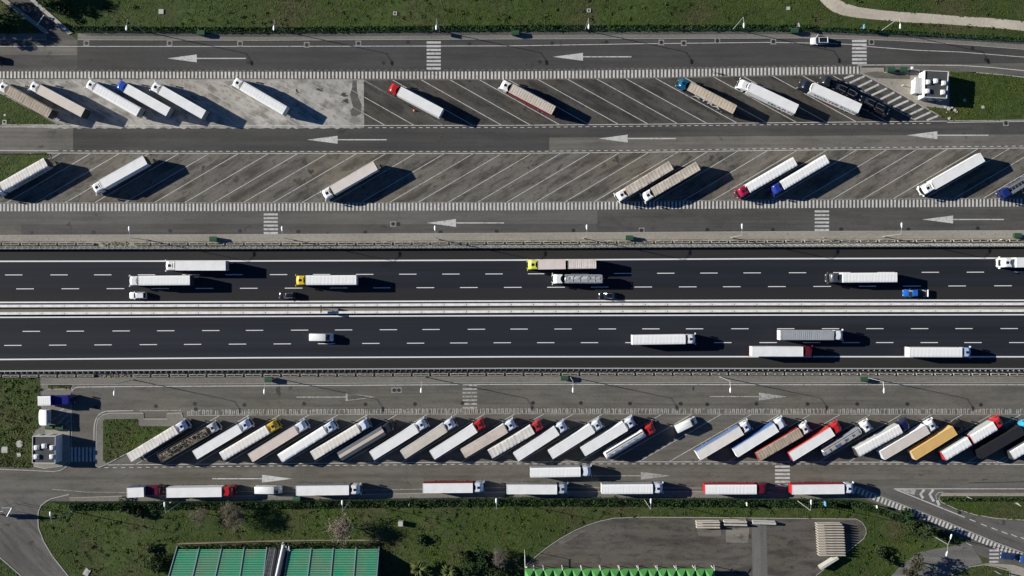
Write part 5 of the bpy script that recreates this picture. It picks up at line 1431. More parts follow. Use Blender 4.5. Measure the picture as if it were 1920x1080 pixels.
post('short post with a white cap on the pavement left of the upper left lamp', (273, 449.8), 1.0)
post('short white post at the right end of the pavement above the motorway', (1873, 450), 1.2)
post('white topped post in the hedge below the red cabbed truck in the queue', (323, 939.5), 1.4, r=.14)
def dish(label, p):
    x, y = W(*p); t = thing('parking_meter', label, 'parking meter', (x, y, .12))
    mb = MB(); mb.tube((0, 0, 0), (0, 0, 1.2), .08, n=6); obj('post', mb.mesh('post', [M_metal]), t)
    mb = MB(); mb.box(-.25, .25, -.35, .35, 1.2, 1.6); obj('head', mb.mesh('head', [M_whitemetal]), t)
dish('white headed meter beside the two green containers by the upper building', (1705.5, 130))
post('pale stub of a post left of the white headed meter', (1700, 131), .6, r=.2)
# inspection covers in the grass
M_lightconc = mat('light_concrete', (.46, .45, .41), .85, [('noise', 1, (1, 1), 0, 3, .3, .7, 1.05, .8)])
def cover(label, p, w_, frame=False, ang=0, h=.14, round_=False, l=None):
    x, y = W(*p); mb = MB(); l = l or w_
    if round_:
        mb.prism([(w_ / 2 * math.cos(i * .3927), w_ / 2 * math.sin(i * .3927)) for i in range(16)], 0, h)
    elif frame:
        a, b = w_ / 2, w_ / 2 - .22
        mb.box(-a, a, -a, -b, 0, h); mb.box(-a, a, b, a, 0, h); mb.box(-a, -b, -b, b, 0, h); mb.box(b, a, -b, b, 0, h); mb.box(-b, b, -b, b, 0, .05, 1)
    else:
        mb.box(-l / 2, l / 2, -w_ / 2, w_ / 2, 0, h)
    o = obj('inspection_cover', mb.mesh('inspection_cover', [M_lightconc, M_grass_ground]), None, (x, y, .06), math.radians(ang)); tag(o, label, 'manhole', 'concrete covers in the grass')
cover('pale square concrete cover in the top grass, upper left', (302.5, 22), 1.3)
cover('square concrete frame in the top grass near the leftmost lamp', (199, 53), 1.15, True)
cover('small concrete frame in the top grass left of centre', (741, 25.5), 1.0, True)
cover('small concrete frame in the top grass above the fourth lamp', (1104, 20), 1.0, True)
cover('small pale cover in the top grass at right', (1478, 16), .9)
cover('round pale concrete cover in the lower left grass plot', (37, 832), 1.9, round_=True)
cover('small square cover below the round one in the left grass plot', (36, 852.5), 1.0, ang=10)
cover('weathered square slab at the left in the lower left grass plot', (9, 843), 1.6)
cover('small square frame in the left grass island of the top row', (9, 229), 1.1, True)
cover('small pale cap in the left grass island of the top row', (9.5, 216), .55)
cover('pale square cover in the grass right of the upper building', (1842.5, 201), .75)
cover('pale cover lying in the shadow of the upper building', (1808, 188), .75)
cover('tilted concrete slab in the grass near the bottom edge', (163, 1072.5), 1.9, ang=-30, l=1.5)
cover('grey grated box standing in the grass below the hedge', (752, 980), 1.25, h=1.4)
# grass tussock stones at the corner of the upper building
mb = MB()
for (px, py, r) in ((1772, 201, .35), (1778, 204, .5), (1784, 202, .35), (1774, 211, .2), (1790, 207, .45), (1793, 210, .3), (1779, 222, .4)):
    a = W(px, py); mb.prism([(a[0] + r * random.uniform(.7, 1.2) * math.cos(k), a[1] + r * random.uniform(.7, 1.2) * math.sin(k)) for k in range(6)], .1, .1 + r * .6)
o = obj('loose_stones', mb.mesh('loose_stones', [M_lightconc])); tag(o, 'loose pale stones in the grass at the corner of the upper building', 'stones'); o['kind'] = 'stuff'

# concrete wall pieces in the yard
M_beam = mat('precast_concrete', (.52, .48, .41), .85, [('noise', .7, (1, 1), 0, 4, .35, .7, 1.1, .75)])
def wall_piece(label, p, q, w_, h, group, m=None):
    """px end points at top height"""
    a = Vector(W(p[0], p[1], h)); b = Vector(W(q[0], q[1], h)); c = (a + b) / 2; l = (b - a).length
    mb = MB()
    prof = [(-w_ * .9, 0), (w_ * .9, 0), (w_ * .9, .18), (w_ / 2, .3), (w_ / 2, h), (-w_ / 2, h), (-w_ / 2, .3), (-w_ * .9, .18)]
    mb.loft([[(-l / 2, y, z) for y, z in prof], [(l / 2, y, z) for y, z in prof]])
    o = obj('concrete_block', mb.mesh('concrete_block', [m or M_beam]), None, (c.x, c.y, .012), math.atan2(b.y - a.y, b.x - a.x)); tag(o, label, 'concrete block', group)
nth = ['topmost', 'second from the top', 'third from the top', 'fourth from the top', 'fifth from the top', 'sixth from the top', 'middle one', 'sixth from the bottom', 'fifth from the bottom', 'fourth from the bottom', 'third from the bottom', 'second from the bottom', 'bottom one']
for k in range(13):
    y = 983.5 + k * 4.85; dx = k * .32
    wall_piece('long precast concrete piece in the big stack on the yard, ' + nth[k], (1532.5 + dx, y), (1579 + (3 if k else 0) + dx, y), .20, 1.9, 'stack of precast concrete pieces')
for k, (y, wd) in enumerate(((979.5, 'upper'), (984.5, 'middle'), (989.5, 'lower'))):
    wall_piece('concrete piece of the small group of three by the yard edge, the %s one' % wd, (1306 + k * .5, y), (1350, y), .32, 1.5, 'small group of concrete pieces')
wall_piece('rough topped concrete piece between the group of three and the single bright one', (1358, 978.5), (1400.5, 979), .4, 1.3, 'small group of concrete pieces')
wall_piece('bright concrete piece in front of the rough topped one', (1359, 984), (1401, 985), .42, 1.3, 'small group of concrete pieces', M_lightconc)
wall_piece('single bright concrete piece lying on the pale yard lane', (1412, 980.5), (1455, 982), .6, 1.2, None, M_lightconc)
wall_piece('single concrete piece lying diagonally below the big stack', (1539, 1067), (1572, 1046.5), .62, 1.7, None, M_lightconc)

# ------------------------------------------------------------ small buildings with skylights
def service_building(label, corners, h, lights, group, door_side):
    P = [W(p[0], p[1], h) for p in corners]          # TL, TR, BR, BL at roof height
    c = Vector((sum(p[0] for p in P) / 4, sum(p[1] for p in P) / 4))
    t = thing('service_building', label, 'building', (c.x, c.y, .1), 0, group)
    Q = [(p[0] - c.x, p[1] - c.y) for p in P][::-1]
    wall_m = mat('rendered_wall', (.62, .62, .60), .8, [('noise', .5, (1, 1), 0, 4, .35, .7, 1.03, .85)])
    mb = MB(); mb.prism(Q, 0, h - .1); obj('wall', mb.mesh('wall', [wall_m]), t)
    roof_m = mat('bitumen_roof', (.058, .060, .062), .9, [('noise', .4, (1, 1), 0, 5, .3, .7, .8, 1.2)])
    cc = Vector((0, 0)); In = [tuple(Vector(q) * (1 - .18 / Vector(q).length)) for q in Q]
    mb = MB(); mb.face(In, h - .02); rf = obj('roof', mb.mesh('roof', [roof_m]), t)
    mb = MB(); n = 4
    for i in range(n):
        a, b, cI, d = Q[i], Q[(i + 1) % n], In[(i + 1) % n], In[i]
        o_ = [tuple(Vector(q) * 1.004) for q in (a, b)]
        mb.prism([o_[0], o_[1], cI, d], h - .1, h + .22)
    obj('parapet', mb.mesh('parapet', [mat('parapet_white', (.56, .55, .52), .6)]), t)
    dome = mat('skylight_acrylic', (.72, .73, .72), .35)
    def sk():
        mb = MB()
        def r(x, z): return [(-x, -x, z), (x, -x, z), (x, x, z), (-x, x, z)]
        mb.loft([r(.62, 0), r(.62, .35), r(.55, .5), r(.3, .62)]); return mb.mesh('skylight', [dome], True, 40)
    for (px, py) in lights:
        a = W(px, py, h + .3); obj('skylight', cached('skylight', sk), rf, (a[0] - c.x, a[1] - c.y, h - .02))
    gl = mat('door_panel', (.05, .07, .10), .3)
    xs = [q[0] for q in Q]; ys = [q[1] for q in Q]
    mb = MB(); mb.box(-.5, .5, -.03, .03, 0, 2.1); me = mb.mesh('door', [gl])
    mb2 = MB(); mb2.box(-.5, .5, -.03, .03, 1.9, 2.6); mw = mb2.mesh('window', [M_glass])
    yb, yt = min(ys) - .03, max(ys) + .03
    for x in (-1.6, 1.3):
        obj('door', me, t, (x, yb + .02, 0)); obj('door', me, t, (x, yt - .02, 0))
    for x in (-.2, 2.3):
        obj('window', mw, t, (x, yb + .02, 0))
    return t, c
service_building('flat roofed white toilet building with dark roof at the upper right', [(1733.5, 132.5), (1778, 134.5), (1774.5, 185), (1732, 182.5)], 3.5, [(1740.5, 154), (1755, 152), (1770, 156), (1739, 171), (1768.5, 173)], 'flat roofed service buildings', 's')
service_building('flat roofed toilet building with dark roof at the lower left', [(61.8, 817.5), (105, 817.5), (104.5, 868.5), (61.3, 868)], 3.5, [(68.5, 839.5), (83, 836.5), (98, 839.5), (68, 856.5), (97.5, 856.5)], 'flat roofed service buildings', 'e')
def kiosk(label, c, ang):
    t = thing('kiosk', label, 'kiosk', (*W(c[0], c[1], 1.4), .1), math.radians(ang), 'small curved kiosks')
    mw = mat('kiosk_white', (.74, .74, .72), .5); mg = mat('kiosk_grey', (.38, .44, .48), .35)
    mb = MB(); mb.box(-.75, .4, -1.85, 1.85, 0, 2.3); obj('body', mb.mesh('body', [mw]), t)
    mb = MB(); R = []
    for y, s in ((-2.05, .75), (-1.5, .95), (0, 1.0), (1.5, .95), (2.05, .75)):
        R.append([(-.95, y, 2.32), (1.3 * s, y, 2.32), (1.35 * s, y, 2.42), (.6 * s, y, 2.72), (-.2, y, 2.9), (-.95, y, 2.95)])
    mb.loft(R[::-1]); obj('roof', mb.mesh('roof', [mw], True, 30), t)
    mb = MB(); mb.box(-.79, -.755, -1.5, 1.5, .9, 2.0); obj('shutter', mb.mesh('shutter', [mg]), t)
    for s in (-1.4, 1.4):
        mb = MB(); mb.box(-.99, -.955, s - .2, s + .2, 2.5, 2.75); obj('vent', mb.mesh('vent', [M_chassis]), t)
kiosk('white kiosk with a curved grey roof against the upper building', (1717.5, 162.5), -3)
kiosk('white kiosk with a chamfered roof between blue lorry and lower left building', (86, 781.5), 180)

# ------------------------------------------------------------ green roofed hall (sloping slatted front) at the bottom
z0, z1 = .5, 13.0
yA, yB = 1030.0, 1140.0
def hall_pt(px_top, px_bot, v):
    """edge point: v=0 at the upper edge (photo y 1030), v=1 beyond the frame; straight sloping line in space"""
    a = Vector((*W(px_top, yA, z0), z0)); b = Vector((*W(px_bot, 1080, z0 + 5.6), z0 + 5.6)); return a + (b - a) * (v * 2.2)
edges = [(331, 316.5), (373, 361.5), (415, 404), (457.5, 450), (500, 494)]
edges2 = [(541.5, 533.5), (583.5, 577), (625, 620.5), (667.5, 663.5), (710.5, 706.5)]
c0 = W(515, 1060)
hall = thing('green_roofed_hall', 'hall with a sloping roof of sea green slats at the bottom edge', 'building', (c0[0], c0[1], 0))
HC = Vector((c0[0], c0[1], 0))
M_slat = mat('sea_green_metal', (.065, .34, .19), .5, [('noise', .12, (1.2, 1), 0, 4, .45, .68, (.20, .25, .16), .55), ('noise', .10, (1, .6), 20, 3, .60, .72, (.01, .36, .17), .8), ('noise', 1.5, (1, 1), 0, 3, .3, .7, 1.06, .9)], spec=.35)
M_beamb = mat('blue_grey_beam', (.22, .30, .33), .5)
NS = 34
for (grp) in (edges, edges2):
    for e0, e1 in zip(grp[:-1], grp[1:]):
        for k in range(NS):
            v0, v1 = k / NS, (k + 1) / NS
            a, b = hall_pt(*e0, v0), hall_pt(*e1, v0); d, c = hall_pt(*e0, v1), hall_pt(*e1, v1)
            mb = MB()
            ins = (b - a).normalized() * .12
            a2, b2, d2, c2 = a + ins, b - ins, d + ins, c - ins
            up = Vector((0, 0, .16))
            # a slat: tilted, its lower lip hanging over the next one down
            lo = (a2 - d2) * .0; d2 = a2 + (d2 - a2) * .64; c2 = b2 + (c2 - b2) * .64
            v = [a2 + Vector((0, 0, .06)), b2 + Vector((0, 0, .06)), c2 + Vector((0, 0, .02)), d2 + Vector((0, 0, .02))]
            w_ = [p - Vector((0, 0, .07)) for p in v]
            mb.add([p - HC for p in v + w_], [(3, 2, 1, 0), (4, 5, 6, 7), (0, 1, 5, 4), (1, 2, 6, 5), (2, 3, 7, 6), (3, 0, 4, 7)])
            obj('roof_slat', mb.mesh('roof_slat', [M_slat]), hall)
    for e in grp:
        a, b = hall_pt(*e, -.07), hall_pt(*e, 1.0)
        mb = MB(); pr = [(-.10, -.05), (.10, -.05), (.10, .32), (-.10, .32)]
        R0 = [a - HC + Vector((x, 0, z)) for x, z in pr]; R1 = [b - HC + Vector((x, 0, z)) for x, z in pr]
        mb.loft([R1, R0]); obj('roof_beam', mb.mesh('roof_beam', [M_beamb]), hall)
# dark walls under the slope and the body behind
tl, bl = hall_pt(331, 316.5, -.07), hall_pt(331, 316.5, 1.0); tr_, br = hall_pt(710.5, 706.5, -.07), hall_pt(710.5, 706.5, 1.0)
M_hallwall = mat('hall_wall_dark', (.03, .034, .042), .7)
mb = MB()
for p, q, s in ((tl, bl, 0.05), (tr_, br, -.05)):
    V = [Vector((p.x, p.y, 0)), Vector((q.x, q.y, 0)), q - Vector((0, 0, .25)), p - Vector((0, 0, .25))]
    mb.add([v - HC for v in V], [(0, 1, 2, 3)]); mb.add([v - HC + Vector((s * 4, 0, 0)) for v in V], [(3, 2, 1, 0)])
mb.box(bl.x - HC.x, br.x - HC.x, bl.y - HC.y - 30, bl.y - HC.y, 0, bl.z - .3)
mb.add([tl - HC + Vector((.2, 0, -.5)), tr_ - HC + Vector((-.2, 0, -.5)), br - HC + Vector((-.2, 0, -.6)), bl - HC + Vector((.2, 0, -.6))], [(3, 2, 1, 0)])
obj('wall', mb.mesh('wall', [M_hallwall]), hall)
# gutter between the two halves with a ladder tray
gl, gr = hall_pt(504, 498, 0), hall_pt(538, 529.5, 0); glb, grb = hall_pt(504, 498, 1), hall_pt(538, 529.5, 1)
mb = MB(); mb.add([p - HC + Vector((0, 0, -.15)) for p in (glb, grb, gr, gl)], [(0, 1, 2, 3)]); obj('gutter', mb.mesh('gutter', [mat('gutter_dark', (.03, .032, .04), .6)]), hall)
la, lb_ = hall_pt(505.5, 494.5, -.05), hall_pt(505.5, 494.5, 1); ra, rb = hall_pt(516, 507, -.05), hall_pt(516, 507, 1)
mb = MB()
for p, q in ((la, lb_), (ra, rb)):
    mb.tube(p - HC + Vector((0, 0, .3)), q - HC + Vector((0, 0, .3)), .06, n=5)
for k in range(48):
    v = k / 48; p = la + (lb_ - la) * v; q = ra + (rb - ra) * v; mb.tube(p - HC + Vector((0, 0, .3)), q - HC + Vector((0, 0, .3)), .035, n=4)
obj('cable_ladder', mb.mesh('cable_ladder', [M_signback]), hall)
# white duct
d0, d1 = hall_pt(531, 520, -.08) + Vector((0, 0, .9)), hall_pt(531, 520, 1) + Vector((0, 0, .9))
mb = MB(); mb.tube(d0 - HC, d1 - HC, .42, n=14); m0 = d0 + (d1 - d0) * .22; mb.tube(m0 - HC, m0 + (d1 - d0).normalized() * .2 - HC, .48, n=14)
dm = d0 + Vector((0, 0, -1.2)); mb.tube(d0 - HC + Vector((0, .3, .25)), dm - HC + Vector((0, .5, 0)), .5, n=12)
obj('duct', mb.mesh('duct', [mat('duct_white', (.70, .70, .67), .4)], True, 40), hall)
mb = MB()
for k in range(5):
    a = d0 - HC + Vector((.8 + .25 * k, -.3 * (k % 3), .3)); mb.tube(a, a + Vector((.1, -1.0, .4)), .07, n=5)
obj('pipe_stubs', mb.mesh('pipe_stubs', [M_whitemetal]), hall)
# low retaining wall above the hall
o = obj('retaining_wall', line_mesh([(334, 1019), (420, 1017), (500, 1014.5), (600, 1013), (714, 1013)], .5, 0.012, M_kerb, 'retaining_wall')); bpy.data.objects.remove(o)
mb = MB(); pts = [(334, 1019), (420, 1016.5), (500, 1014), (600, 1012.5), (714, 1012.5)]
for p, q in zip(pts[:-1], pts[1:]):
    mb.prism([W(p[0], p[1] + .8), W(q[0], q[1] + .8), W(q[0], q[1] - 1), W(p[0], p[1] - 1)], 0, .55)
tag(obj('retaining_wall', mb.mesh('retaining_wall', [mat('ochre_wall', (.24, .20, .13), .9, [('noise', .6, (1, 1), 0, 4, .35, .7, 1.1, .6)])])), 'low ochre wall running along the top of the green hall', 'wall')

# ------------------------------------------------------------ folded green canopy at the bottom
c0 = W(1160, 1080)
cano = thing('folded_canopy', 'bright green folded plate canopy over the yard at the bottom edge', 'canopy', (c0[0], c0[1], 0))
M_can = mat('bright_green_sheet', (.075, .27, .065), .6, [('noise', .3, (1, 1), 0, 3, .3, .7, .85, 1.12), ('noise', 1.2, (1, .2), 0, 4, .5, .7, (.10, .16, .07), .5)], spec=.25)
hV, hR = 4.0, 5.2
def CW(px, py, h): p = W(px, py, h); return Vector((p[0] - c0[0], p[1] - c0[1], h))
per = 17.78; n = 20
for k in range(n):
    xa = 984 + k * per; xm, xb = xa + per / 2, xa + per
    f0, f1 = CW(xa, 1067, hV), CW(xb, 1067, hV); ap = CW(xm, 1067, hV) + Vector((0, -1.9, hR - hV))
    f0 = Vector((f0.x, f0.y, hV)); far = Vector((0, -26, 0))
    for nm, V in (('canopy_panel', [f0, ap, f1]), ('canopy_panel', [f0, f0 + far, ap + far, ap]), ('canopy_panel', [ap, ap + far, f1 + far, f1])):
        mb = MB(); m_ = len(V); low = [v - Vector((0, 0, .08)) for v in V]
        mb.add(V + low, [list(range(m_))[::-1] if nm == 'x' else list(range(m_)), list(range(m_, 2 * m_))[::-1]] + [(i, i + m_, (i + 1) % m_ + m_, (i + 1) % m_) for i in range(m_)])
        obj(nm, mb.mesh(nm, [M_can]), cano)
    if k % 2 == 0 and k != 0: continue
    # raking strut with its foot on the yard
    mb = MB(); s = CW(xb, 1067, hV); mb.tube(s + Vector((0, -.3, .1)), s + Vector((-.25, 1.2, .5)), .10, .07, 6); mb.tube((s.x, s.y - .3, 0), (s.x, s.y - .3, hV), .1, n=6)
    obj('canopy_strut', mb.mesh('canopy_strut', [M_whitemetal]), cano)
mb = MB(); e0 = CW(984, 1067, hV); e1 = CW(984 + n * per, 1067, hV); mb.box(e0.x, e1.x, e0.y - .02, e0.y + .10, hV - .35, hV - .09); obj('fascia', mb.mesh('fascia', [M_can]), cano)
# L shaped white pipe at the canopy corner
x, y = W(984, 1041, 5); t = thing('floodlight_mast', 'white floodlight mast at the corner of the green canopy', 'floodlight', (x, y, 0))
mb = MB(); mb.tube((0, 0, 0), (0, 0, 5.2), .07, n=6); mb.tube((0, 0, 5.0), (.1, -3.1, 5.0), .09, n=6); obj('mast', mb.mesh('mast', [M_whitemetal]), t)
mb = MB(); mb.box(0, .6, -3.3, -2.95, 4.85, 5.15); obj('floodlight', mb.mesh('floodlight', [M_whitemetal]), t)

# sign gantry at the left edge
x, y = W(34, 950); t = thing('sign_gantry', 'triangular lattice gantry reaching in from the left edge over the side road', 'gantry', (x, y, 0))
M_gan = mat('gantry_steel', (.42, .44, .45), .45, metal=.3)
mb = MB(); tri = [(-1.3, 1.0), (1.3, 1.0), (0, -1.3)]
for (ax, ay) in tri:
    mb.tube((ax, ay, 0), (ax, ay, 5.5), .05, n=6)
for zz in (5.5,):
    for i in range(3):
        a, b = tri[i], tri[(i + 1) % 3]; mb.tube((*a, zz), (*b, zz), .09, n=5)
obj('lattice_mast', mb.mesh('lattice_mast', [M_gan]), t)
mb = MB(); mb.tube((-.8, .2, 5.6), (-2.6, -.2, 5.7), .12, n=6); mb.tube((-2.6, -.2, 5.7), (-14, -.4, 5.7), .12, n=6); obj('boom', mb.mesh('boom', [M_gan]), t)
mb = MB(); mb.box(-13, -4, -.45, -.35, 3.2, 5.8); obj('sign_panel', mb.mesh('sign_panel', [M_signblue]), t)
# low barrier beam across the ramp
x, y = W(80, 40); t = thing('height_barrier', 'white horizontal barrier bar across the shaded ramp at upper left', 'barrier', (x, y, .2), math.radians(54))
mb = MB(); mb.box(-1.6, 1.6, -.07, .07, .9, 1.05); obj('bar', mb.mesh('bar', [M_whitemetal]), t)
for s in (-1.5, 1.5):
    mb = MB(); mb.tube((s, 0, 0), (s, 0, .9), .06, n=6); obj('post', mb.mesh('post', [M_metal]), t)

x, y = W(776.5, 207.5); t = thing('traffic_cone', 'small orange and white cone beside the red cabbed truck in the top row', 'traffic cone', (x, y, ZM))
mb = MB(); mb.box(-.3, .3, -.3, .3, 0, .06); mb.tube((0, 0, .06), (0, 0, .4), .22, .14, 10); obj('cone_base', mb.mesh('cone_base', [mat('cone_orange', (.60, .20, .06), .6)]), t)
mb = MB(); mb.tube((0, 0, .4), (0, 0, .75), .14, .05, 10); obj('cone_tip', mb.mesh('cone_tip', [M_whitemetal]), t)
# ------------------------------------------------------------ fences
def fence(label, pts, h=1.7, per=2.5):
    P = [Vector((*W(*p), 0)) for p in pts]
    t = thing('mesh_fence', label, 'fence', tuple(P[0]), 0, 'green wire fences')
    m = mat('fence_green', (.010, .040, .032), .55) if 'fence' not in _mc else _mc['fence']; _mc['fence'] = m
    mb = MB(); mb.box(-.03, .03, -.03, .03, 0, h + .1); pm = mb.mesh('fence_post', [m])
    mb = MB()
    for k in range(11):
        x = per * (k + .5) / 11; mb.box(x - .007, x + .007, -.007, .007, .05, h)
    for z in (.1, .5, .9, 1.3, h - .04):
        mb.box(0, per, -.012, .012, z, z + .02)
    pan = mb.mesh('fence_panel', [m])
    for a, b in zip(P[:-1], P[1:]):
        n = max(1, int(round((b - a).length / per))); an = math.atan2(b.y - a.y, b.x - a.x); sc = (b - a).length / n / per
        for k in range(n):
            p = a + (b - a) * (k / n) - P[0]
            obj('fence_post', pm, t, tuple(p), an)
            o = obj('fence_panel', pan, t, tuple(p), an); o.scale = (sc, 1, 1)
    return t
fence('dark green wire fence along the top pavement', [(146, 61.5), (480, 63.5), (960, 59.5), (1440, 58.5), (1530, 59), (1680, 65.5), (1800, 72), (1920, 79.5), (2000, 86)])
fence('dark green wire fence along the bottom road', [(92, 940), (130, 940), (480, 938), (740, 934.5), (960, 932.5), (1440, 934.2), (1590, 936), (1650, 948), (1760, 990), (1800, 1008)])

# a person walking on the ladder band of the top row
def person(label, p, ang, shirt, legs):
    x, y = W(*p)
    t = thing('person', label, 'person', (x, y, ZM), ang)
    V = [(0, 0, .95), (0, 0, 1.2), (0, 0, 1.42), (0, 0, 1.52), (.02, 0, 1.66), (0, .19, 1.40), (.04, .26, 1.12), (.16, .25, .90), (0, -.19, 1.40), (-.04, -.26, 1.12), (-.1, -.25, .88), (0, .1, .90), (.12, .11, .48), (.16, .11, .07), (.28, .11, .04), (0, -.1, .90), (-.06, -.11, .49), (-.22, -.11, .10), (-.11, -.11, .04)]
    E = [(0, 1), (1, 2), (2, 3), (3, 4), (2, 5), (5, 6), (6, 7), (2, 8), (8, 9), (9, 10), (0, 11), (11, 12), (12, 13), (13, 14), (0, 15), (15, 16), (16, 17), (17, 18)]
    R = [.15, .14, .15, .06, .10, .07, .05, .035, .07, .05, .035, .09, .06, .045, .04, .09, .06, .045, .04]
    me = bpy.data.meshes.new('body'); me.from_pydata(V, E, []); me.materials.append(shirt)
    o = obj('body', me, t)
    md = o.modifiers.new('skin', 'SKIN')
    if not me.skin_vertices:
        o.data.attributes
    sv = me.skin_vertices[0].data
    for i, r in enumerate(R):
        sv[i].radius = (r, r)
    sv[0].use_root = True
    o.modifiers.new('sub', 'SUBSURF').levels = 1
    mb = MB()
    mb.loft([[(.02 + .10 * c * math.cos(a * .7854), .095 * c * math.sin(a * .7854), 1.66 + z) for a in range(8)] for c, z in ((1.05, .0), (1.1, .05), (.8, .11), (.2, .135))])
    obj('hair', mb.mesh('hair', [mat('dark_hair', (.012, .01, .009), .7)], True), t)
person('person in dark clothes walking on the striped band near the teal cab', (1334, 135.5), 0.2, mat('dark_clothes', (.02, .02, .024), .8), None)

# ------------------------------------------------------------ vegetation
def inside(poly, x, y):
    P = np.array(poly, float); n = len(P); r = np.zeros(len(x), bool); j = n - 1
    for i in range(n):
        xi, yi = P[i]; xj, yj = P[j]
        c = ((yi > y) != (yj > y)) & (x < (xj - xi) * (y - yi) / (yj - yi + 1e-12) + xi)
        r ^= c; j = i
    return r
def tri_mesh(name, V, m):
    """V: (n,3,3) array of triangles"""
    n = len(V); me = bpy.data.meshes.new(name)
    me.vertices.add(n * 3); me.vertices.foreach_set('co', V.reshape(-1).astype(np.float32))
    me.loops.add(n * 3); me.loops.foreach_set('vertex_index', np.arange(n * 3, dtype=np.int32))
    me.polygons.add(n); me.polygons.foreach_set('loop_start', np.arange(0, n * 3, 3, dtype=np.int32)); me.polygons.foreach_set('loop_total', np.full(n, 3, np.int32))
    me.materials.append(m); me.update(calc_edges=True); me.validate()
    return me
def scatter(polys, excl, dens, clump=None):
    pts = []
    for poly in polys:
        P = np.array(poly, float); lo, hi = P.min(0), P.max(0)
        area = (hi[0] - lo[0]) * (hi[1] - lo[1]) / (S * S)
        n = int(area * dens)
        x = rng.uniform(lo[0], hi[0], n); y = rng.uniform(lo[1], hi[1], n)
        k = inside(poly, x, y)
        for e in excl:
            k &= ~inside(e, x, y)
        pts.append(np.stack([(x[k] - 960) / S, (540 - y[k]) / S], 1))
    return np.concatenate(pts)
def blades(pts, nb, r0, r1, h0, h1, w0, z=0.0):
    n = len(pts); out = []
    big = 0.55 + 0.9 * rng.random(n) ** 2
    for b in range(nb):
        a = rng.uniform(0, 2 * np.pi, n); r = rng.uniform(r0, r1, n) * big; h = rng.uniform(h0, h1, n) * big; w_ = w0 * big
        d = np.stack([np.cos(a), np.sin(a)], 1); pn = np.stack([-d[:, 1], d[:, 0]], 1)
        T = np.zeros((n, 3, 3))
        T[:, 0, :2] = pts - pn * w_[:, None]; T[:, 1, :2] = pts + pn * w_[:, None]; T[:, 2, :2] = pts + d * r[:, None]
        T[:, 0, 2] = z + .03; T[:, 1, 2] = z + .03; T[:, 2, 2] = z + h
        out.append(T)
    return np.concatenate(out)
def leaves(C, size, flat=0.0):
    """random leaf triangles at points C"""
    n = len(C); u = rng.normal(size=(n, 3)); u[:, 2] *= (1 - flat); u /= np.linalg.norm(u, axis=1)[:, None]
    v = rng.normal(size=(n, 3)); v[:, 2] *= (1 - flat); v -= (v * u).sum(1)[:, None] * u; v /= np.linalg.norm(v, axis=1)[:, None]
    s = size * rng.uniform(.6, 1.4, n)[:, None]
    T = np.zeros((n, 3, 3)); T[:, 0] = C - u * s * .5 - v * s * .35; T[:, 1] = C + u * s * .5 - v * s * .35; T[:, 2] = C + v * s * .7
    return T
DIRT = [(1524, -30), (1537, 0), (1548, 12), (1562, 22), (1580, 28.5), (1604, 33), (1650, 37.5), (1700, 42), (1760, 44.5), (1810, 48), (1870, 53), (1920, 58), (2060, 74), (2060, 54), (1920, 40), (1860, 34), (1800, 30.5), (1740, 25.5), (1690, 22.5), (1650, 19), (1610, 13.5), (1588, 7), (1572, -1), (1558, -30)]
FENCE_TOP = [(x, f_fence(x)) for x in (146, 480, 960, 1440, 1530, 1680, 1800, 1920, 2000)]
G_TOP = [(40, -40)] + [(138, 61)] + FENCE_TOP + [(2000, -40)]
G_TL = [(-60, -40), (-50, -40), (84, 62), (-60, 62)]
FB = [(92, 940.5), (130, 940.5), (480, 938), (740, 934), (960, 931.5), (1440, 933.5), (1600, 936), (1650, 951), (1740, 985), (1812, 1016), (1806, 1019), (1786, 1024), (1750, 1030), (1722, 1036), (1690, 1060), (1672, 1078), (1658, 1105), (1500, 1120), (1530, 1079), (1608, 1019), (1619, 1010), (1624, 1000), (1623, 990), (1616, 979), (1605, 973)]
G_BOT = FB[:12] + [(1806, 1018), (1786, 1024), (1750, 1030), (1722, 1036), (1690, 1060), (1672, 1078), (1658, 1105), (140, 1105), (128, 1080), (98, 1042), (82, 1015), (72.5, 990), (71, 970), (74, 956), (80, 946)]
EX_B = [YARD, [(322, 1022), (334, 1016), (716, 1011), (714, 1105), (300, 1105)]]
G_BL = [(-60, 1000), (-20, 1032), (38, 1081), (60, 1105), (-60, 1105)]
inset = lambda poly, d: [((p[0] - np.mean([q[0] for q in poly])) * (1 - d) + np.mean([q[0] for q in poly]), (p[1] - np.mean([q[1] for q in poly])) * (1 - d) + np.mean([q[1] for q in poly])) for p in poly]
def grass(name, label, polys, excl, dens, z=0.0, nb=5, hh=(.04, .14)):
    p = scatter(polys, excl, dens)
    # patchy growth: thin out by a smooth random field
    f = np.sin(p[:, 0] * .31 + 1.3) * np.sin(p[:, 1] * .43 + .4) + np.sin(p[:, 0] * .11 - p[:, 1] * .23) + np.sin(p[:, 0] * .77 + p[:, 1] * .61) * .5
    p = p[rng.random(len(p)) < 0.72 + .22 * f]
    o = obj(name, tri_mesh(name, blades(p, nb, .16, .46, hh[0], hh[1], .13, z), M_grass))
    tag(o, label, 'grass'); o['kind'] = 'stuff'
grass('grass', 'olive green meadow grass above the top fence', [G_TOP], [DIRT], 5)
grass('grass', 'dark shaded grass beside the ramp at the upper left corner', [G_TL], [], 6)
grass('grass', 'meadow grass between the bottom road and the green hall', [G_BOT], EX_B, 5)
grass('grass', 'grass in the bottom left corner beyond the side road', [G_BL], [], 6)
grass('grass', 'grass of the islands in the parking rows at left', [inset(G_ISL1, .03), inset(G_ISL2, .03)], [], 7, .12)
grass('grass', 'grass right of the upper toilet building', [inset(G_ISL3, .02), G_ISL3b], [], 7, .12)
grass('grass', 'lush grass plot left of the lower toilet building', [G5], [], 7, .06, 5, (.06, .2))
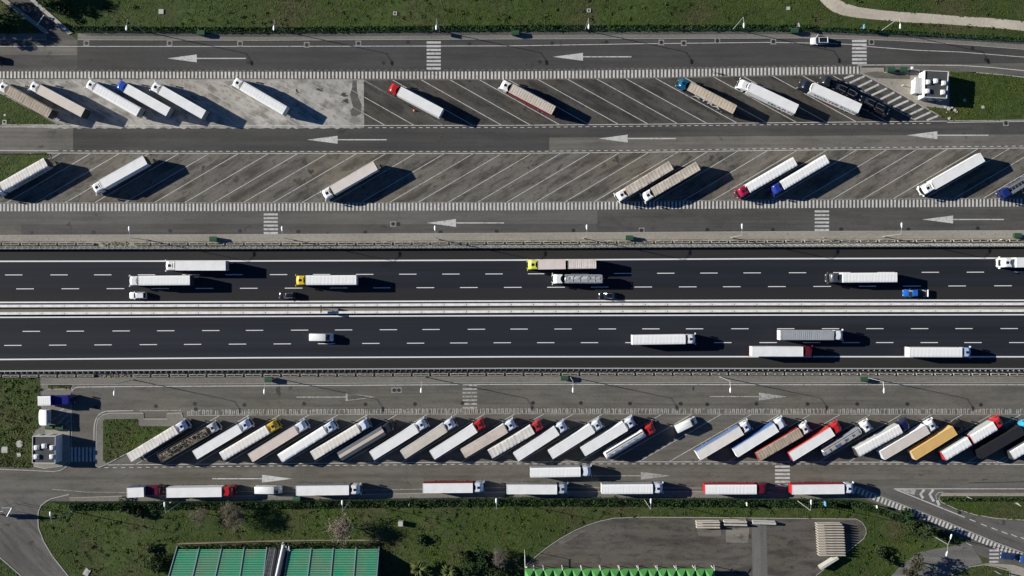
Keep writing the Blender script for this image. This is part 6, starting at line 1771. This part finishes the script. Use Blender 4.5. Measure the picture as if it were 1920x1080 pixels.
grass('grass', 'grass island left of the long slanted row', [inset(G6, .03), [(90, 723), (132, 723), (130, 729), (90, 729)]], [], 7, .13, 5, (.06, .2))
grass('grass', 'grass of the exit island at lower right', [inset(G4, .03), inset(G7, .03)], [], 7, .12)
# hedges: dense leaf clumps along the fences
def hedge(label, line, w_, h, dens, side, m=M_hedge):
    P = [Vector((*W(*p), 0)) for p in line]; C = []
    for a, b in zip(P[:-1], P[1:]):
        d = b - a; L = d.length; n = int(L * w_ * dens); t = rng.random(n); o_ = rng.random(n) ** .8 * w_
        nn = Vector((-d.y, d.x, 0)).normalized() * side
        x = a.x + d.x * t + nn.x * o_; y = a.y + d.y * t + nn.y * o_
        s = t * L
        hl = h * (.55 + .3 * np.sin(s * 1.1 + a.x) * np.sin(s * .37 + 1) + .25 * rng.random(n)) * (1 - .65 * o_ / w_)
        C.append(np.stack([x, y, .1 + hl * rng.random(n) ** .5], 1))
    o = obj('hedge', tri_mesh('hedge', leaves(np.concatenate(C), .30), m)); tag(o, label, 'hedge')
hedge('shaggy dark green hedge along the inside of the top fence', [(138, 60), (480, 62.5), (960, 58.5), (1440, 57.5), (1530, 58)], 1.6, 1.3, 34, 1)
hedge('thin dark hedge behind the curving right part of the top fence', [(1530, 58), (1680, 64.5), (1800, 71), (1920, 78.5), (2000, 85)], 1.1, 1.1, 30, 1)
hedge('bushy dark green hedge along the fence of the bottom road', [(128, 941.5), (480, 939.5), (740, 935.5), (960, 933.5), (1440, 935.5), (1590, 937.5)], 2.1, 1.5, 34, -1)
hedge('sloping dark hedge along the exit road ladder band', [(1596, 938), (1650, 953), (1740, 988), (1800, 1012)], 1.6, .9, 30, -1)
hedge('dark low hedge along the top of the exit island', [(1764, 932.5), (1920, 932.5), (2000, 932.5)], 1.0, .9, 30, -1)
hedge('overgrown shrubs in the dark slot above the green hall roof', [(338, 1021), (500, 1017), (600, 1015.5), (712, 1015.5)], 1.6, 1.1, 22, -1, M_bush)
# taller weeds and shrubs strewn over the lower meadow
def shrub(label, p, r, h, n, m, name='shrub', cat='shrub', size=.34, group=None, clumps=7):
    x, y = W(*p); t = thing(name, label, cat, (x, y, 0), 0, group)
    c = rng.normal(size=(clumps, 3)) * np.array([r * .45, r * .45, h * .22]) + np.array([0, 0, h * .55]); rad = rng.uniform(.35, .7, clumps) * r
    k = rng.integers(0, clumps, n); d = rng.normal(size=(n, 3)); d /= np.linalg.norm(d, axis=1)[:, None]
    C = c[k] + d * (rad[k] * rng.uniform(.55, 1.0, n))[:, None] * np.array([1, 1, .7]); C[:, 2] = np.clip(C[:, 2], .08, None)
    obj('crown', tri_mesh('crown', leaves(C, size), m), t)
    mb = MB()
    for i in range(4):
        e = c[i % clumps]; mb.tube((0, 0, 0), (e[0] * .7, e[1] * .7, e[2]), .07, .03, 5)
    obj('stem', mb.mesh('stem', [M_bark]), t)
    return t
sh = [((241, 955), 2.3, 2.6, 900, M_bush, 'rounded dark shrub below the leftmost queued lorry'), ((262, 962), 1.6, 1.8, 500, M_bush, 'low dark shrub just right of the rounded one'), ((300, 1054), 3.3, 3.8, 1700, M_bush, 'big dark evergreen shrub left of the green hall'),
      ((285, 1030), 1.6, 1.5, 450, M_olive, 'dull olive shrub above the big evergreen one'), ((900, 1050), 2.6, 3.2, 1100, M_hedge, 'dark dense shrub between palm and bare bush near the bottom'), ((872, 1040), 1.8, 1.8, 500, M_bush, 'small dark shrub left of the dense one near the bottom'),
      ((1715, 985), 2.6, 2.4, 900, M_bush, 'dark shrub in the grass below the exit road, upper one'), ((1695, 960), 2.0, 1.8, 600, M_hedge, 'low dark shrub close to the exit road band'), ((1650, 1030), 1.8, 1.6, 480, M_bush, 'small dark shrub right of the concrete stack'),
      ((1664, 1050), 1.4, 1.5, 350, M_bush, 'little dark shrub near the bottom right forecourt'), ((100, 10), 2.6, 2.2, 700, M_hedge, 'shrub beside the kerb of the ramp at upper left'), ((130, 28), 1.8, 1.4, 420, M_bush, 'low shrub right of the ramp'), ((790, 1010), 1.6, 1.3, 380, M_bush, 'low dark shrub right of the green hall'),
      ((925, 1068), 3.0, 3.4, 1100, M_bush, 'dark shrub under the pale leafless bush at the bottom edge'), ((880, 1070), 2.6, 3.0, 900, M_hedge, 'dark shrub at the bottom edge right of the right palm'),
      ((15, 52), 2.2, 2.0, 600, M_hedge, 'shaded shrub in the left corner beside the ramp'), ((1852, 1008), .9, .7, 120, M_bush, 'tiny shrub on the verge of the exit road')]
for p, r, h, n, m, lb in sh[:-1]:
    shrub(lb, p, r, h, n, m, group='shrubs in the grass')
# scattered weed clumps in the lower meadow and on the left plot
p = scatter([G_BOT], EX_B, .14); q = scatter([G5, inset(G6, .1)], [], .5); q2 = scatter([G_TOP], [DIRT], .08); p = np.concatenate([p, q, q2]); p = p[rng.random(len(p)) < .8]
C = np.repeat(p, 16, 0) + rng.normal(size=(len(p) * 16, 2)) * .28
C = np.concatenate([C, rng.uniform(.04, .26, (len(C), 1))], 1)
o = obj('weeds', tri_mesh('weeds', leaves(C, .26), M_grass)); tag(o, 'scattered dark weed clumps in the grass', 'weeds'); o['kind'] = 'stuff'
# trees
def branches(mb, p, d, L, r, depth, spread, rr, ends, kids=3):
    r = max(r, .022); q = p + d * L; mb.tube(p, q, r, max(r * .65, .018), 5 if r > .05 else 3, cap=False)
    if depth == 0:
        ends.append(q); return
    for k in range(kids + (rr.random() < .4)):
        v = Vector((rr.gauss(0, 1), rr.gauss(0, 1), rr.gauss(.25, .6))).normalized()
        nd = (d * (1 - spread) + v * spread).normalized()
        branches(mb, p + d * L * rr.uniform(.6, 1), nd, L * rr.uniform(.68, .9), r * .58, depth - 1, spread, rr, ends, kids)
def bare_tree(label, p, h, r, m, seed, depth=5, extra=None, n_extra=0, group=None, esize=.22):
    x, y = W(*p); t = thing('bare_tree', label, 'tree', (x, y, 0), 0, group); rr = random.Random(seed)
    mb = MB(); mb.tube((0, 0, 0), (0, 0, h * .3), r, r * .8, 7); obj('trunk', mb.mesh('trunk', [M_bark]), t)
    mb = MB(); ends = []
    for k in range(5):
        a = k * 1.257 + rr.uniform(-.3, .3); d = Vector((math.cos(a) * .75, math.sin(a) * .75, .7)).normalized()
        branches(mb, Vector((0, 0, h * .28)), d, h * .26, r * .55, depth, .62, rr, ends)
    obj('crown', mb.mesh('crown', [m]), t)
    if extra:
        E = np.array([tuple(e) for e in ends]); k = rng.integers(0, len(E), n_extra); C = E[k] + rng.normal(size=(n_extra, 3)) * .3
        obj('blossom', tri_mesh('blossom', leaves(C, esize), extra), t)
    return t
bare_tree('bare brown tree below the van, larger one of the two at left', (444, 962), 6.5, .16, M_twig, 1, 5, M_olive, 900, 'bare trees by the bottom hedge', .16)
bare_tree('smaller bare brown tree left of the larger one', (382, 962), 5.2, .13, M_twig, 2, 4, M_olive, 450, 'bare trees by the bottom hedge', .15)
bare_tree('tree with dry pinkish blossom above the green hall', (644, 985), 7.0, .16, M_twig, 3, 4, M_blossom, 2600, None, .22)
bare_tree('pale leafless bush near the bottom edge left of the canopy', (935, 1042), 4.2, .14, mat('pale_twigs', (.16, .145, .12), .9), 4, 5)
def leafy_tree(label, p, h, r, n, m, seed, group=None, size=.36):
    x, y = W(*p); t = thing('leafy_tree', label, 'tree', (x, y, 0), 0, group); rr = random.Random(seed)
    mb = MB(); mb.tube((0, 0, 0), (0, 0, h * .55), .2, .13, 7)
    nc = 12; c = []
    for k in range(nc):
        a = rr.uniform(0, 6.28); q = rr.uniform(.15, .8) * r; c.append((q * math.cos(a), q * math.sin(a), h * rr.uniform(.5, .92)))
        mb.tube((0, 0, h * rr.uniform(.3, .55)), c[-1], .08, .03, 5)
    obj('trunk', mb.mesh('trunk', [M_bark]), t)
    c = np.array(c); rad = rng.uniform(.25, .5, nc) * r; k = rng.integers(0, nc, n); d = rng.normal(size=(n, 3)); d /= np.linalg.norm(d, axis=1)[:, None]
    C = c[k] + d * (rad[k] * rng.uniform(.5, 1.0, n))[:, None] * np.array([1, 1, .8])
    obj('crown', tri_mesh('crown', leaves(C, size), m), t)
    return t
leafy_tree('dull leaved tree casting its shadow on the forecourt at lower right', (1706, 1050), 6.0, 2.6, 900, M_olive, 5, 'trees at the lower right')
leafy_tree('thin crowned tree below the first one at the bottom right', (1692, 1072), 5.5, 2.4, 800, M_olive, 6, 'trees at the lower right')
leafy_tree('dark tree shading the ladder band of the exit road', (1728, 992), 5.5, 2.4, 900, M_bush, 7, 'trees at the lower right')
leafy_tree('dark tree just outside the left edge shading the ramp', (-55, 22), 11.0, 5.0, 3600, M_bush, 8, 'tall trees at the upper left')
leafy_tree('second dark tree outside the left edge above the pavement', (-95, 40), 11.0, 5.0, 3200, M_bush, 9, 'tall trees at the upper left')
leafy_tree('tall dark tree beside the ramp at the top edge', (20, -25), 11.0, 4.6, 3000, M_bush, 10, 'tall trees at the upper left')
leafy_tree('tree beyond the top edge whose shadow falls on the grass', (86, -16), 6.5, 2.8, 1300, M_bush, 11, 'tall trees at the upper left')
# spiky palm like plants
def palm(label, p, h, r, n, seed):
    x, y = W(*p); t = thing('palm', label, 'palm', (x, y, 0), 0, 'spiky palms near the bottom'); rr = random.Random(seed)
    mb = MB(); mb.tube((0, 0, 0), (0, 0, h), .22, .16, 8); obj('trunk', mb.mesh('trunk', [M_bark]), t)
    for k in range(n):
        a = rr.uniform(0, 6.28); el = rr.uniform(.3, 1.35); L = r * rr.uniform(.75, 1.1); pts = []
        for i in range(6):
            s = i / 5; rad = L * s * math.cos(el * (1 - .4 * s)); z = h + L * s * math.sin(el) - .55 * L * s * s
            pts.append(Vector((rad * math.cos(a), rad * math.sin(a), max(z, .1))))
        sd = Vector((-math.sin(a), math.cos(a), 0)); mb = MB(); V = []
        for i, q in enumerate(pts):
            wd = .22 * math.sin(math.pi * (.15 + .85 * i / 5)) + .01; V += [q - sd * wd - Vector((0, 0, .05)), q + Vector((0, 0, .03)), q + sd * wd - Vector((0, 0, .05))]
        mb.add(V, [(i * 3 + j, i * 3 + j + 1, i * 3 + j + 4, i * 3 + j + 3) for i in range(5) for j in range(2)])
        obj('frond', mb.mesh('frond', [M_palm]), t)
palm('yellow green spiky palm right of the green hall, left one', (787, 1062), 1.6, 3.0, 60, 1)
palm('yellow green spiky palm right of the green hall, right one', (842, 1070), 1.2, 2.6, 44, 2)
